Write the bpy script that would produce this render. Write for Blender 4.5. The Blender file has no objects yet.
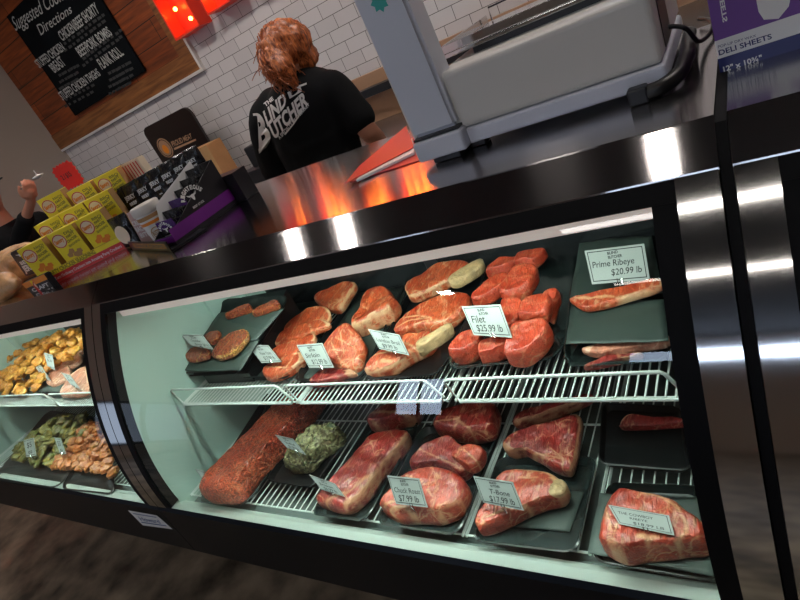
import bpy, bmesh, math, random
from mathutils import Vector, Matrix, noise
from mathutils.bvhtree import BVHTree
random.seed(7)
C = bpy.context.scene.collection
S = bpy.context.scene
# ------------------------------------------------------------------ camera
F = 560.0; H = 1.5
_a = Vector((-786, 110, F)); _b = Vector((550, 1080, F))
CX = (-_a).normalized(); _D = (_b - CX*(_b.dot(CX))).normalized(); CZ = -_D
CY = CZ.cross(CX)
if CY.z < 0: CY = -CY
def ray(px, py):
    c = Vector((px-400, py-300, F)); return Vector((c.dot(CX), c.dot(CY), c.dot(CZ)))
def onz(px, py, z, sy=0.0, y0=0.0):
    r = ray(px, py); t = (z - sy*y0 - H)/(r.z - sy*r.y); return r*t + Vector((0, 0, H))
def ony(px, py, y):
    r = ray(px, py); return r*(y/r.y) + Vector((0, 0, H))
def onx(px, py, x):
    r = ray(px, py); return r*(x/r.x) + Vector((0, 0, H))
cam = bpy.data.cameras.new('camera'); cam.sensor_width = 36; cam.lens = F/800*36; cam.clip_start = .02
co = bpy.data.objects.new('camera', cam); C.objects.link(co); S.camera = co
# camera image axes (x right, y down, z forward) expressed in world coordinates
ix = Vector((CX.x, CY.x, CZ.x)); iy = Vector((CX.y, CY.y, CZ.y)); iz = Vector((CX.z, CY.z, CZ.z))
co.matrix_world = Matrix(((ix.x, -iy.x, -iz.x, 0), (ix.y, -iy.y, -iz.y, 0), (ix.z, -iy.z, -iz.z, H), (0, 0, 0, 1)))
S.view_settings.view_transform = 'Standard'; S.view_settings.look = 'None'
S.view_settings.gamma = 1; S.view_settings.exposure = 0.0; S.view_settings.use_curve_mapping = False
S.cycles.use_denoising = True
S.cycles.max_bounces = 8; S.cycles.transparent_max_bounces = 12
S.cycles.sample_clamp_indirect = 6.0
S.cycles.blur_glossy = 0.0
# ------------------------------------------------------------------ materials
def newmat(name):
    m = bpy.data.materials.new(name); m.use_nodes = True
    nt = m.node_tree; return m, nt, nt.nodes['Principled BSDF']
def col(c): return (c[0], c[1], c[2], 1)
def mat(name, c, rough=.5, metal=0, coat=0, emis=None, es=0, spec=.5, bump=0, bscale=60, vary=0, vscale=8):
    m, nt, b = newmat(name)
    b.inputs['Base Color'].default_value = col(c); b.inputs['Roughness'].default_value = rough
    b.inputs['Metallic'].default_value = metal; b.inputs['Coat Weight'].default_value = coat
    b.inputs['Specular IOR Level'].default_value = spec
    if emis: b.inputs['Emission Color'].default_value = col(emis); b.inputs['Emission Strength'].default_value = es
    tc = nt.nodes.new('ShaderNodeTexCoord')
    if vary:
        n = nt.nodes.new('ShaderNodeTexNoise'); n.inputs['Scale'].default_value = vscale; n.inputs['Detail'].default_value = 6
        nt.links.new(tc.outputs['Object'], n.inputs['Vector'])
        r = nt.nodes.new('ShaderNodeValToRGB')
        r.color_ramp.elements[0].position = .3; r.color_ramp.elements[1].position = .7
        r.color_ramp.elements[0].color = col([x*(1-vary) for x in c]); r.color_ramp.elements[1].color = col([min(1, x*(1+vary)) for x in c])
        nt.links.new(n.outputs['Fac'], r.inputs['Fac']); nt.links.new(r.outputs['Color'], b.inputs['Base Color'])
    if bump:
        n = nt.nodes.new('ShaderNodeTexNoise'); n.inputs['Scale'].default_value = bscale
        nt.links.new(tc.outputs['Object'], n.inputs['Vector'])
        bp = nt.nodes.new('ShaderNodeBump'); bp.inputs['Strength'].default_value = bump; bp.inputs['Distance'].default_value = .01
        nt.links.new(n.outputs['Fac'], bp.inputs['Height']); nt.links.new(bp.outputs['Normal'], b.inputs['Normal'])
    return m
BRUSH = .0004
def steel(name, rough, aniso, c=(.62, .61, .6), streak=(2, 260, 260), tang=(0, 1, 0), bump=0):
    m, nt, b = newmat(name)
    b.inputs['Metallic'].default_value = 1; b.inputs['Base Color'].default_value = col(c)
    b.inputs['Anisotropic'].default_value = aniso
    tc = nt.nodes.new('ShaderNodeTexCoord'); mp = nt.nodes.new('ShaderNodeMapping'); mp.inputs['Scale'].default_value = streak
    n = nt.nodes.new('ShaderNodeTexNoise'); n.inputs['Scale'].default_value = 1; n.inputs['Detail'].default_value = 3
    nt.links.new(tc.outputs['Object'], mp.inputs['Vector']); nt.links.new(mp.outputs['Vector'], n.inputs['Vector'])
    mr = nt.nodes.new('ShaderNodeMapRange'); mr.inputs['To Min'].default_value = rough*.9; mr.inputs['To Max'].default_value = rough*1.1
    nt.links.new(n.outputs['Fac'], mr.inputs['Value']); nt.links.new(mr.outputs['Result'], b.inputs['Roughness'])
    cx = nt.nodes.new('ShaderNodeCombineXYZ')
    for i in range(3): cx.inputs[i].default_value = tang[i]
    nt.links.new(cx.outputs[0], b.inputs['Tangent'])
    if bump:
        m2 = nt.nodes.new('ShaderNodeMapping'); m2.inputs['Scale'].default_value = (1.5, 420, 420); nt.links.new(tc.outputs['Object'], m2.inputs['Vector'])
        n2 = nt.nodes.new('ShaderNodeTexNoise'); n2.inputs['Scale'].default_value = 1; n2.inputs['Detail'].default_value = 1; nt.links.new(m2.outputs[0], n2.inputs['Vector'])
        bp = nt.nodes.new('ShaderNodeBump'); bp.inputs['Strength'].default_value = 1; bp.inputs['Distance'].default_value = bump
        nt.links.new(n2.outputs['Fac'], bp.inputs['Height']); nt.links.new(bp.outputs['Normal'], b.inputs['Normal'])
    return m
M = {}
M['steel_top'] = steel('brushed steel counter', .12, 1.0, (.5, .48, .48), (60, 2, 2))
M['steel_face'] = steel('brushed steel fascia', .24, .8, (.5, .5, .51))
M['steel_strip'] = steel('brushed steel end strip', .075, 0, (.6, .58, .56), (260, 3, 3), (1, 0, 0))
M['chrome'] = mat('polished steel', (.75, .75, .76), .12, 1)
M['gasket'] = mat('black rubber gasket', (.003, .003, .004), .55, spec=.12)
M['black_base'] = mat('black painted base', (.003, .004, .007), .35, spec=.15)
M['liner'] = mat('white enamel liner', (.46, .62, .56), .35, vary=.03, vscale=3)
M['back_liner'] = mat('dark rear liner', (.012, .013, .015), .25)
M['side_dark'] = mat('dark side liner', (.02, .022, .024), .4)
M['deck_grey'] = mat('grey deck pan', (.07, .09, .085), .35)
M['lip'] = mat('white front lip', (.8, .93, .86), .3)
M['wire'] = mat('white coated wire', (.8, .88, .84), .35)
M['header'] = mat('white housing with added glow', (.85, .78, .75), .4, emis=(1, .82, .76), es=.3)  # faint glow added to brighten the housing front, which is no lamp
M['tray'] = mat('black plastic tray', (.006, .007, .008), .35, spec=.25)
M['tray_clear'] = mat('smoky clear tray', (.012, .018, .018), .15, spec=.5)
M['greenpaper'] = mat('dark green steak paper', (.03, .046, .04), .6, bump=.25, bscale=9, vary=.12, vscale=14)
M['card'] = mat('white price card', (.42, .46, .44), .4)
M['ink'] = mat('black ink', (.015, .015, .018), .5)
M['ceiling'] = mat('dark ceiling paint', (.03, .03, .036), .8)
M['taupe'] = mat('taupe wall paint', (.33, .27, .23), .8, bump=.05, bscale=200)
M['black_card'] = mat('black printed carton', (.012, .011, .014), .3)
M['black_bag'] = mat('glossy black pouch', (.012, .012, .014), .25, bump=.6, bscale=40)
M['purple'] = mat('purple print', (.14, .012, .2), .35)
M['purple_bag'] = mat('purple foil wrapper', (.07, .02, .16), .25, bump=.5, bscale=60)
M['yellow'] = mat('yellow printed carton', (.86, .72, .03), .35)
M['red_print'] = mat('red print', (.6, .035, .03), .4)
M['cream'] = mat('cream print', (.8, .66, .5), .4)
M['orange_print'] = mat('orange print', (.8, .25, .02), .4)
M['kraft'] = mat('kraft cardboard', (.42, .24, .1), .7, vary=.1)
M['olive'] = mat('olive print', (.22, .2, .03), .4)
M['white_print'] = mat('white print', (.75, .75, .75), .4)
M['white_plastic'] = mat('white enamel scale housing', (.62, .6, .57), .32)
M['grey_plastic'] = mat('pale blue-grey plastic', (.58, .6, .68), .4)
M['dark_plastic'] = mat('dark plastic', (.015, .015, .018), .4)
M['pink_bag'] = mat('pink printed pouch', (.5, .33, .33), .35, bump=.4, bscale=30)
M['red_paper'] = mat('red folder card', (.5, .03, .035), .35)
M['neon_red'] = mat('fluorescent red card', (.85, .03, .02), .6)
M['shirt'] = mat('black cotton', (.006, .006, .007), .9, spec=.2)
M['denim'] = mat('dark denim', (.02, .03, .05), .85)
M['skin'] = mat('skin', (.55, .24, .15), .5)
M['logo'] = mat('white shirt print', (.75, .72, .7), .7)
M['cable'] = mat('black cable', (.006, .006, .006), .4)
M['clear_bag'] = mat('cellophane wrapped bread', (.6, .34, .16), .3, coat=.35, bump=.8, bscale=35, vary=.45, vscale=25)
M['bone'] = mat('bone', (.6, .4, .2), .5, vary=.3, vscale=45, bump=.5, bscale=90)
M['steelroom'] = mat('back counter white', (.5, .48, .46), .4)
M['tan'] = mat('tan board', (.42, .24, .14), .45)
M['brown_paper'] = mat('brown kraft lining', (.34, .22, .14), .7, bump=.6, bscale=30)
M['signblack'] = mat('black sign board', (.014, .008, .007), .3)
M['teal'] = mat('teal sticker', (.02, .35, .3), .4)
M['chalk'] = mat('chalk lettering', (.42, .42, .4), .9)
M['chalkdim'] = mat('grey chalk scribble', (.04, .04, .04), .9)
M['board'] = mat('black chalkboard', (.003, .004, .005), .8, vary=.4, vscale=4, spec=.1)
M['trimwhite'] = mat('white trim', (.7, .66, .62), .5)
M['blue_print'] = mat('blue print', (.05, .12, .35), .4)
M['leaf'] = mat('green herb', (.05, .12, .02), .5)
def emat(name, c, s, base=(.02, .02, .02)):
    return mat(name, base, .4, emis=c, es=s)
M['tube'] = emat('fluorescent tube', (.8, 1, .9), 50)
M['ceil_lamp'] = emat('ceiling lamp', (1, .92, .86), 75)
M['bulb'] = emat('amber bulb', (1, .27, .03), 34)
M['strip_lamp'] = emat('ceiling strip lamp', (1, .95, .9), 15)
M['dull_daylight'] = emat('dull daylight window', (.6, .75, 1), .7)
M['daylight'] = emat('daylight window', (.62, .76, 1), 9)
M['sign_red'] = mat('red lit sign box', (.75, .05, .02), .35, emis=(1, .04, .01), es=.05)
# tile
def tile_mat():
    m, nt, b = newmat('white subway tile')
    tc = nt.nodes.new('ShaderNodeTexCoord'); sp = nt.nodes.new('ShaderNodeSeparateXYZ'); cb = nt.nodes.new('ShaderNodeCombineXYZ')
    nt.links.new(tc.outputs['Object'], sp.inputs[0])
    ax = nt.nodes.new('ShaderNodeMath'); ax.inputs[1].default_value = TX
    az = nt.nodes.new('ShaderNodeMath'); az.inputs[1].default_value = TZ
    nt.links.new(sp.outputs['X'], ax.inputs[0]); nt.links.new(sp.outputs['Z'], az.inputs[0])
    nt.links.new(ax.outputs[0], cb.inputs[0]); nt.links.new(az.outputs[0], cb.inputs[1])
    br = nt.nodes.new('ShaderNodeTexBrick'); br.inputs['Scale'].default_value = 1
    br.inputs['Brick Width'].default_value = .1535; br.inputs['Row Height'].default_value = .0765
    br.inputs['Mortar Size'].default_value = .0017; br.inputs['Mortar Smooth'].default_value = .2
    br.inputs['Color1'].default_value = (.70, .66, .65, 1); br.inputs['Color2'].default_value = (.62, .58, .575, 1)
    br.inputs['Mortar'].default_value = (.045, .035, .03, 1)
    nt.links.new(cb.outputs[0], br.inputs['Vector']); nt.links.new(br.outputs['Color'], b.inputs['Base Color'])
    b.inputs['Roughness'].default_value = .3
    bp = nt.nodes.new('ShaderNodeBump'); bp.inputs['Strength'].default_value = .5; bp.inputs['Distance'].default_value = .002; bp.invert = True
    nt.links.new(br.outputs['Fac'], bp.inputs['Height']); nt.links.new(bp.outputs['Normal'], b.inputs['Normal'])
    return m
TX, TZ = 0.0, 0.0
_p = ony(290+65/8, 135/8, 3.05)
TX = -_p.x + .1535*40; TZ = -_p.z + .0765*60
M['tile'] = tile_mat()
def wood_mat(name, c1, c2, w=1.1, h=.135, gap=.003):
    m, nt, b = newmat(name)
    tc = nt.nodes.new('ShaderNodeTexCoord'); sp = nt.nodes.new('ShaderNodeSeparateXYZ'); cb = nt.nodes.new('ShaderNodeCombineXYZ')
    nt.links.new(tc.outputs['Object'], sp.inputs[0]); nt.links.new(sp.outputs['X'], cb.inputs[0]); nt.links.new(sp.outputs['Z'], cb.inputs[1])
    br = nt.nodes.new('ShaderNodeTexBrick'); br.inputs['Scale'].default_value = 1; br.inputs['Brick Width'].default_value = w
    br.inputs['Row Height'].default_value = h; br.inputs['Mortar Size'].default_value = gap; br.inputs['Mortar'].default_value = (.01, .004, .002, 1)
    br.inputs['Color1'].default_value = (.75, .75, .75, 1); br.inputs['Color2'].default_value = (1.15, 1.15, 1.15, 1)
    nt.links.new(cb.outputs[0], br.inputs['Vector'])
    mp = nt.nodes.new('ShaderNodeMapping'); mp.inputs['Scale'].default_value = (2, 2, 26); nt.links.new(tc.outputs['Object'], mp.inputs[0])
    n = nt.nodes.new('ShaderNodeTexNoise'); n.inputs['Scale'].default_value = 1.5; n.inputs['Detail'].default_value = 8; n.inputs['Distortion'].default_value = .6
    nt.links.new(mp.outputs[0], n.inputs['Vector'])
    r = nt.nodes.new('ShaderNodeValToRGB'); r.color_ramp.elements[0].position = .3; r.color_ramp.elements[1].position = .72
    r.color_ramp.elements[0].color = col(c1); r.color_ramp.elements[1].color = col(c2)
    nt.links.new(n.outputs['Fac'], r.inputs[0])
    mx = nt.nodes.new('ShaderNodeMixRGB'); mx.blend_type = 'MULTIPLY'; mx.inputs[0].default_value = 1
    nt.links.new(r.outputs[0], mx.inputs[1]); nt.links.new(br.outputs['Color'], mx.inputs[2]); nt.links.new(mx.outputs[0], b.inputs['Base Color'])
    b.inputs['Roughness'].default_value = .5
    return m
M['planks'] = wood_mat('stained plank panel', (.11, .02, .004), (.36, .08, .014), .9, .14)
M['plank_trim'] = wood_mat('stained border board', (.14, .045, .012), (.42, .16, .045), 9, 3, 0)
M['concrete'] = mat('worn brown concrete', (.2, .155, .11), .45, vary=.75, vscale=7, bump=.1, bscale=12)
# glass: thin pane
def glass_mat():
    m, nt, b = newmat('curved case glass'); nt.nodes.remove(b)
    out = nt.nodes['Material Output']; tr = nt.nodes.new('ShaderNodeBsdfTransparent'); tr.inputs[0].default_value = (.96, .985, .97, 1)
    gl = nt.nodes.new('ShaderNodeBsdfGlossy'); gl.inputs['Roughness'].default_value = .0
    fr = nt.nodes.new('ShaderNodeFresnel'); fr.inputs['IOR'].default_value = 1.55
    mx = nt.nodes.new('ShaderNodeMixShader'); nt.links.new(fr.outputs[0], mx.inputs[0]); nt.links.new(tr.outputs[0], mx.inputs[1]); nt.links.new(gl.outputs[0], mx.inputs[2])
    nt.links.new(mx.outputs[0], out.inputs[0]); return m
M['glass'] = glass_mat()
# meat: red muscle, streaks of fat, fat rims from the 'fat' attribute
def meat_mat(name, c, c2, fat=(.8, .52, .3), marb=.5, mscale=60, rough=.38, cells=0, net=20, netw=.035):
    m, nt, b = newmat(name); N = nt.nodes.new; L = nt.links.new
    def mth(op, a, b_=None, clamp=False):
        k = N('ShaderNodeMath'); k.operation = op; k.use_clamp = clamp
        for i, q in enumerate((a, b_)):
            if q is None: continue
            if isinstance(q, (int, float)): k.inputs[i].default_value = q
            else: L(q, k.inputs[i])
        return k.outputs[0]
    def ramp(x, p0, p1, c0=(0, 0, 0), c1=(1, 1, 1)):
        r = N('ShaderNodeValToRGB'); r.color_ramp.elements[0].position = p0; r.color_ramp.elements[1].position = p1
        r.color_ramp.elements[0].color = col(c0); r.color_ramp.elements[1].color = col(c1); L(x, r.inputs[0]); return r.outputs[0]
    tc = N('ShaderNodeTexCoord'); P = tc.outputs['Object']
    def nz(scale, detail=4, vec=None, dist=0):
        n = N('ShaderNodeTexNoise'); n.inputs['Scale'].default_value = scale; n.inputs['Detail'].default_value = detail; n.inputs['Distortion'].default_value = dist; L(vec or P, n.inputs['Vector']); return n
    base = ramp(nz(16, 5).outputs['Fac'], .36, .66, c, c2)
    mp = N('ShaderNodeMapping'); mp.inputs['Scale'].default_value = (1, .3, 1); mp.inputs['Rotation'].default_value = (0, 0, .7); L(P, mp.inputs[0])
    fib = nz(mscale*2.2, 3, mp.outputs[0], .8)
    fibc = ramp(fib.outputs['Fac'], .35, .65, (.62, .55, .5), (1.18, 1.15, 1.1))
    mu = N('ShaderNodeMixRGB'); mu.blend_type = 'MULTIPLY'; mu.inputs[0].default_value = .75; L(base, mu.inputs[1]); L(fibc, mu.inputs[2])
    # seams of fat: edges of distorted cells, broken up by a mask
    dn = nz(26, 3); va = N('ShaderNodeVectorMath'); va.operation = 'MULTIPLY_ADD'; L(dn.outputs['Color'], va.inputs[0]); va.inputs[1].default_value = (.05, .05, .05); L(P, va.inputs[2])
    vo = N('ShaderNodeTexVoronoi'); vo.feature = 'DISTANCE_TO_EDGE'; vo.inputs['Scale'].default_value = net; L(va.outputs[0], vo.inputs['Vector'])
    line = ramp(vo.outputs['Distance'], netw*.35, netw*1.5, (1, 1, 1), (0, 0, 0)); mask = ramp(nz(14, 2).outputs['Fac'], .46, .62)
    seam = mth('MULTIPLY', mth('MULTIPLY', line, mask), min(1, marb*1.6))
    spk = mth('MULTIPLY', ramp(nz(mscale, 4, mp.outputs[0], 1.2).outputs['Fac'], .57, .66), marb)
    at = N('ShaderNodeAttribute'); at.attribute_name = 'fat'
    tot = mth('MAXIMUM', mth('MAXIMUM', seam, spk), mth('MULTIPLY', at.outputs['Fac'], ramp(nz(70, 3).outputs['Fac'], .25, .5, (.55, .55, .55))))
    fatc = ramp(nz(40, 3).outputs['Fac'], .35, .7, [x*y for x, y in zip(fat, (.95, .8, .72))], fat)
    mx = N('ShaderNodeMixRGB'); L(tot, mx.inputs[0]); L(mu.outputs[0], mx.inputs[1]); L(fatc, mx.inputs[2])
    L(mx.outputs[0], b.inputs['Base Color']); b.inputs['Roughness'].default_value = rough; b.inputs['Coat Weight'].default_value = .25; b.inputs['Coat Roughness'].default_value = .22
    bp = N('ShaderNodeBump'); bp.inputs['Strength'].default_value = .8; bp.inputs['Distance'].default_value = .004
    if cells:
        v = N('ShaderNodeTexVoronoi'); v.inputs['Scale'].default_value = cells; L(va.outputs[0], v.inputs['Vector']); L(v.outputs['Distance'], bp.inputs['Height']); bp.invert = True; bp.inputs['Strength'].default_value = 1; bp.inputs['Distance'].default_value = .008
        dk = ramp(v.outputs['Distance'], .25, .75, (1.15, 1.1, 1.05), (.3, .2, .16)); m2 = N('ShaderNodeMixRGB'); m2.blend_type = 'MULTIPLY'; m2.inputs[0].default_value = .9; L(mx.outputs[0], m2.inputs[1]); L(dk, m2.inputs[2]); L(m2.outputs[0], b.inputs['Base Color'])
    else: L(mth('ADD', fib.outputs['Fac'], mth('MULTIPLY', nz(30, 4).outputs['Fac'], 1.6)), bp.inputs['Height'])
    L(bp.outputs['Normal'], b.inputs['Normal']); return m
M['beef'] = meat_mat('marbled beef', (.42, .045, .014), (.7, .14, .045), marb=.42, mscale=85, net=19, netw=.035)
M['filet'] = meat_mat('filet beef', (.4, .03, .012), (.58, .075, .028), marb=.22, mscale=95, net=14)
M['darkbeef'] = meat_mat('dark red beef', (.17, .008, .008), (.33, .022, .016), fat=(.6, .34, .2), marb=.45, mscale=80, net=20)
M['ground'] = meat_mat('ground beef', (.5, .05, .018), (.7, .13, .05), fat=(.75, .28, .16), marb=.7, mscale=170, cells=170)
M['sausage'] = meat_mat('seasoned patty', (.42, .06, .018), (.62, .13, .045), fat=(.85, .55, .15), marb=.6, mscale=140, cells=190)
M['chuck'] = meat_mat('deep red marbled beef', (.3, .022, .01), (.52, .07, .03), fat=(.78, .46, .26), marb=.42, mscale=85, net=19, netw=.035)
M['stuffed'] = meat_mat('herb topped roll', (.4, .42, .2), (.6, .62, .38), fat=(.04, .09, .015), marb=1, mscale=50, cells=85)
M['chicken'] = meat_mat('yellow marinated chicken', (.62, .22, .02), (.8, .4, .05), fat=(.9, .6, .2), marb=.7, mscale=80)
M['pork'] = meat_mat('pale pork', (.55, .2, .13), (.68, .32, .22), fat=(.85, .62, .45), marb=.7, mscale=40)
M['orange_meat'] = meat_mat('orange marinated meat', (.36, .09, .02), (.68, .22, .04), fat=(.8, .45, .12), marb=.6, mscale=80)
M['veg'] = meat_mat('vegetable skewer', (.07, .09, .02), (.42, .3, .06), fat=(.12, .2, .04), marb=.9, mscale=60)
def hair_mat():
    m, nt, b = newmat('curly auburn hair'); N = nt.nodes.new; L = nt.links.new
    tc = N('ShaderNodeTexCoord'); mp = N('ShaderNodeMapping'); mp.inputs['Scale'].default_value = (90, 90, 14); L(tc.outputs['Object'], mp.inputs[0])
    n = N('ShaderNodeTexNoise'); n.inputs['Scale'].default_value = 1; n.inputs['Detail'].default_value = 4; n.inputs['Distortion'].default_value = 1.5; L(mp.outputs[0], n.inputs['Vector'])
    r = N('ShaderNodeValToRGB'); r.color_ramp.elements[0].position = .35; r.color_ramp.elements[1].position = .7
    r.color_ramp.elements[0].color = (.12, .022, .006, 1); r.color_ramp.elements[1].color = (.72, .2, .05, 1); L(n.outputs['Fac'], r.inputs[0])
    L(r.outputs[0], b.inputs['Base Color']); b.inputs['Roughness'].default_value = .45; return m
M['hair'] = hair_mat()
# ------------------------------------------------------------------ helpers
def tag(o, label=None, cat=None, group=None, kind=None):
    if label: o['label'] = label
    if cat: o['category'] = cat
    if group: o['group'] = group
    if kind: o['kind'] = kind
    return o
def empty(name, loc=(0, 0, 0), label=None, cat=None, group=None):
    o = bpy.data.objects.new(name, None); C.objects.link(o); o.location = loc; o.empty_display_size = .05
    return tag(o, label, cat, group)
def link(name, me, m, parent=None, smooth=False):
    """me is built in world coordinates; the object's origin goes to its base (or to its parent's)"""
    if m is not None and not me.materials: me.materials.append(m)
    o = bpy.data.objects.new(name, me); C.objects.link(o)
    if parent is None:
        xs = [v.co for v in me.vertices]
        c = Vector((sum(v.x for v in xs)/len(xs), sum(v.y for v in xs)/len(xs), min(v.z for v in xs)))
        me.transform(Matrix.Translation(-c)); o.location = c
    else:
        root = parent
        off = Vector(parent.location)
        if parent.parent: off = off + Vector(parent.parent.location)
        me.transform(Matrix.Translation(-off)); o.parent = parent
    if smooth:
        for p in me.polygons: p.use_smooth = True
    return o
def struct(name, me, m): return tag(link(name, me, m), kind='structure')
def mesh(bm, name='m'):
    me = bpy.data.meshes.new(name); bmesh.ops.recalc_face_normals(bm, faces=bm.faces[:]); bm.to_mesh(me); bm.free(); return me
def bbox(bm, x0, x1, y0, y1, z0, z1, bev=0, seg=2, mi=0):
    r = bmesh.ops.create_cube(bm, size=1); vs = r['verts']
    for v in vs: v.co = Vector(((x0+x1)/2+v.co.x*(x1-x0), (y0+y1)/2+v.co.y*(y1-y0), (z0+z1)/2+v.co.z*(z1-z0)))
    if bev:
        es = list({e for v in vs for e in v.link_edges})
        bmesh.ops.bevel(bm, geom=es, offset=bev, segments=seg, affect='EDGES', profile=.5)
def box(name, m, parent, x0, x1, y0, y1, z0, z1, bev=0, seg=2):
    bm = bmesh.new(); bbox(bm, x0, x1, y0, y1, z0, z1, bev, seg); return link(name, mesh(bm), m, parent)
def obox(bm, o, dx, dy, w, d, z0, z1, bev=0, lean=0):
    """box on the ground from corner o, along unit dx (width w) and dy (depth d); lean shifts the top along dy"""
    P = []
    for z in (z0, z1):
        sh = dy*(lean if z == z1 else 0)
        for a, c in ((0, 0), (w, 0), (w, d), (0, d)):
            q = o + dx*a + dy*c + sh; P.append(bm.verts.new((q.x, q.y, z)))
    fs = [bm.faces.new([P[i] for i in f]) for f in ((0, 1, 2, 3), (4, 5, 6, 7), (0, 1, 5, 4), (1, 2, 6, 5), (2, 3, 7, 6), (3, 0, 4, 7))]
    if bev: bmesh.ops.bevel(bm, geom=list({e for f in fs for e in f.edges}), offset=bev, segments=2, affect='EDGES')
def catmull(pts, n, closed=True):
    out = []; N = len(pts)
    for i in range(N if closed else N-1):
        g = lambda k: pts[k % N] if closed else pts[max(0, min(N-1, k))]
        p0, p1, p2, p3 = g(i-1), g(i), g(i+1), g(i+2)
        for j in range(n):
            t = j/n
            out.append(tuple(.5*((2*p1[k])+(-p0[k]+p2[k])*t+(2*p0[k]-5*p1[k]+4*p2[k]-p3[k])*t*t+(-p0[k]+3*p1[k]-3*p2[k]+p3[k])*t**3) for k in range(len(p1))))
    if not closed: out.append(tuple(pts[-1]))
    return out
def tube(bm, pts, r, seg=8, closed=False, cap=True):
    pts = [Vector(p) for p in pts]; n = len(pts); rings = []
    up = None
    for i, p in enumerate(pts):
        a = pts[(i-1) % n] if (closed or i > 0) else p; b = pts[(i+1) % n] if (closed or i < n-1) else p
        t = (b-a).normalized() if (b-a).length > 1e-9 else Vector((0, 0, 1))
        if up is None: up = Vector((0, 0, 1)) if abs(t.z) < .9 else Vector((1, 0, 0))
        s = t.cross(up).normalized() if t.cross(up).length > 1e-6 else t.orthogonal().normalized()
        up = s.cross(t).normalized()
        rr = r[i] if isinstance(r, (list, tuple)) else r
        rings.append([bm.verts.new(p + (s*math.cos(2*math.pi*k/seg)+up*math.sin(2*math.pi*k/seg))*rr) for k in range(seg)])
    for i in range(n if closed else n-1):
        A, B = rings[i], rings[(i+1) % n]
        for k in range(seg): bm.faces.new((A[k], A[(k+1) % seg], B[(k+1) % seg], B[k]))
    if cap and not closed:
        bm.faces.new(rings[0][::-1]); bm.faces.new(rings[-1])
def prism(bm, outline, axis, a, b):
    """extrude a closed 2-D outline between a and b along the axis ('x': outline is (y,z); 'z': (x,y))"""
    f = (lambda p, t: (t, p[0], p[1])) if axis == 'x' else ((lambda p, t: (p[0], p[1], t)) if axis == 'z' else (lambda p, t: (p[0], t, p[1])))
    A = [bm.verts.new(f(p, a)) for p in outline]; B = [bm.verts.new(f(p, b)) for p in outline]; n = len(outline)
    for i in range(n): bm.faces.new((A[i], A[(i+1) % n], B[(i+1) % n], B[i]))
    bm.faces.new(A[::-1]); bm.faces.new(B)
_tc = {}
def text2d(s, shear=0, thick=0):
    k = (s, shear, thick)
    if k in _tc: return _tc[k]
    cu = bpy.data.curves.new('txt', 'FONT'); cu.body = s; cu.size = 1; cu.shear = shear; cu.offset = thick; cu.resolution_u = 3; cu.fill_mode = 'BOTH'
    o = bpy.data.objects.new('txt', cu); C.objects.link(o); bpy.context.view_layer.update()
    me = o.evaluated_get(bpy.context.evaluated_depsgraph_get()).to_mesh()
    vs = [(v.co.x, v.co.y) for v in me.vertices]; fs = [tuple(p.vertices) for p in me.polygons]
    x0 = min(v[0] for v in vs); x1 = max(v[0] for v in vs)
    bpy.data.objects.remove(o); bpy.data.curves.remove(cu)
    _tc[k] = ([((v[0]-x0)/(x1-x0), v[1]/.7) for v in vs], fs, (x1-x0)/.7); return _tc[k]
def put_text(bm, s, f, u0, u1, v0, v1, shear=0, thick=0, arc=0, rise=0):
    """text filling u0..u1, capitals v0..v1 of the mapping f(u,v)->Vector"""
    vs, fs, w = text2d(s, shear, thick); B = []
    for x, y in vs:
        u = u0+(u1-u0)*x; v = v0+(v1-v0)*y + rise*x + arc*(1-(2*x-1)**2)
        B.append(bm.verts.new(f(u, v)))
    for q in fs:
        try: bm.faces.new([B[i] for i in q])
        except ValueError: pass
def poly(bm, f, pts):
    try: bm.faces.new([bm.verts.new(f(*p)) for p in pts])
    except ValueError: pass
def disc(bm, f, u, v, ru, rv, n=24, r0=0):
    c = [(u+ru*math.cos(2*math.pi*i/n), v+rv*math.sin(2*math.pi*i/n)) for i in range(n)]
    if r0 == 0: poly(bm, f, c)
    else:
        d = [(u+ru*r0*math.cos(2*math.pi*i/n), v+rv*r0*math.sin(2*math.pi*i/n)) for i in range(n)]
        for i in range(n): poly(bm, f, [c[i], c[(i+1) % n], d[(i+1) % n], d[i]])
def flat(name, m, parent, build):
    bm = bmesh.new(); build(bm); me = bpy.data.meshes.new(name); bm.normal_update(); bm.to_mesh(me); bm.free()
    return link(name, me, m, parent)
def quadmap(TL, TR, BR, BL, off=0):
    n = (TR-TL).cross(BL-TL).normalized()
    if n.dot(Vector((0, 0, H))-TL) < 0: n = -n
    def f(u, v):
        t = TL.lerp(TR, u); b = BL.lerp(BR, u); return b.lerp(t, v) + n*off
    return f, n
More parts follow.
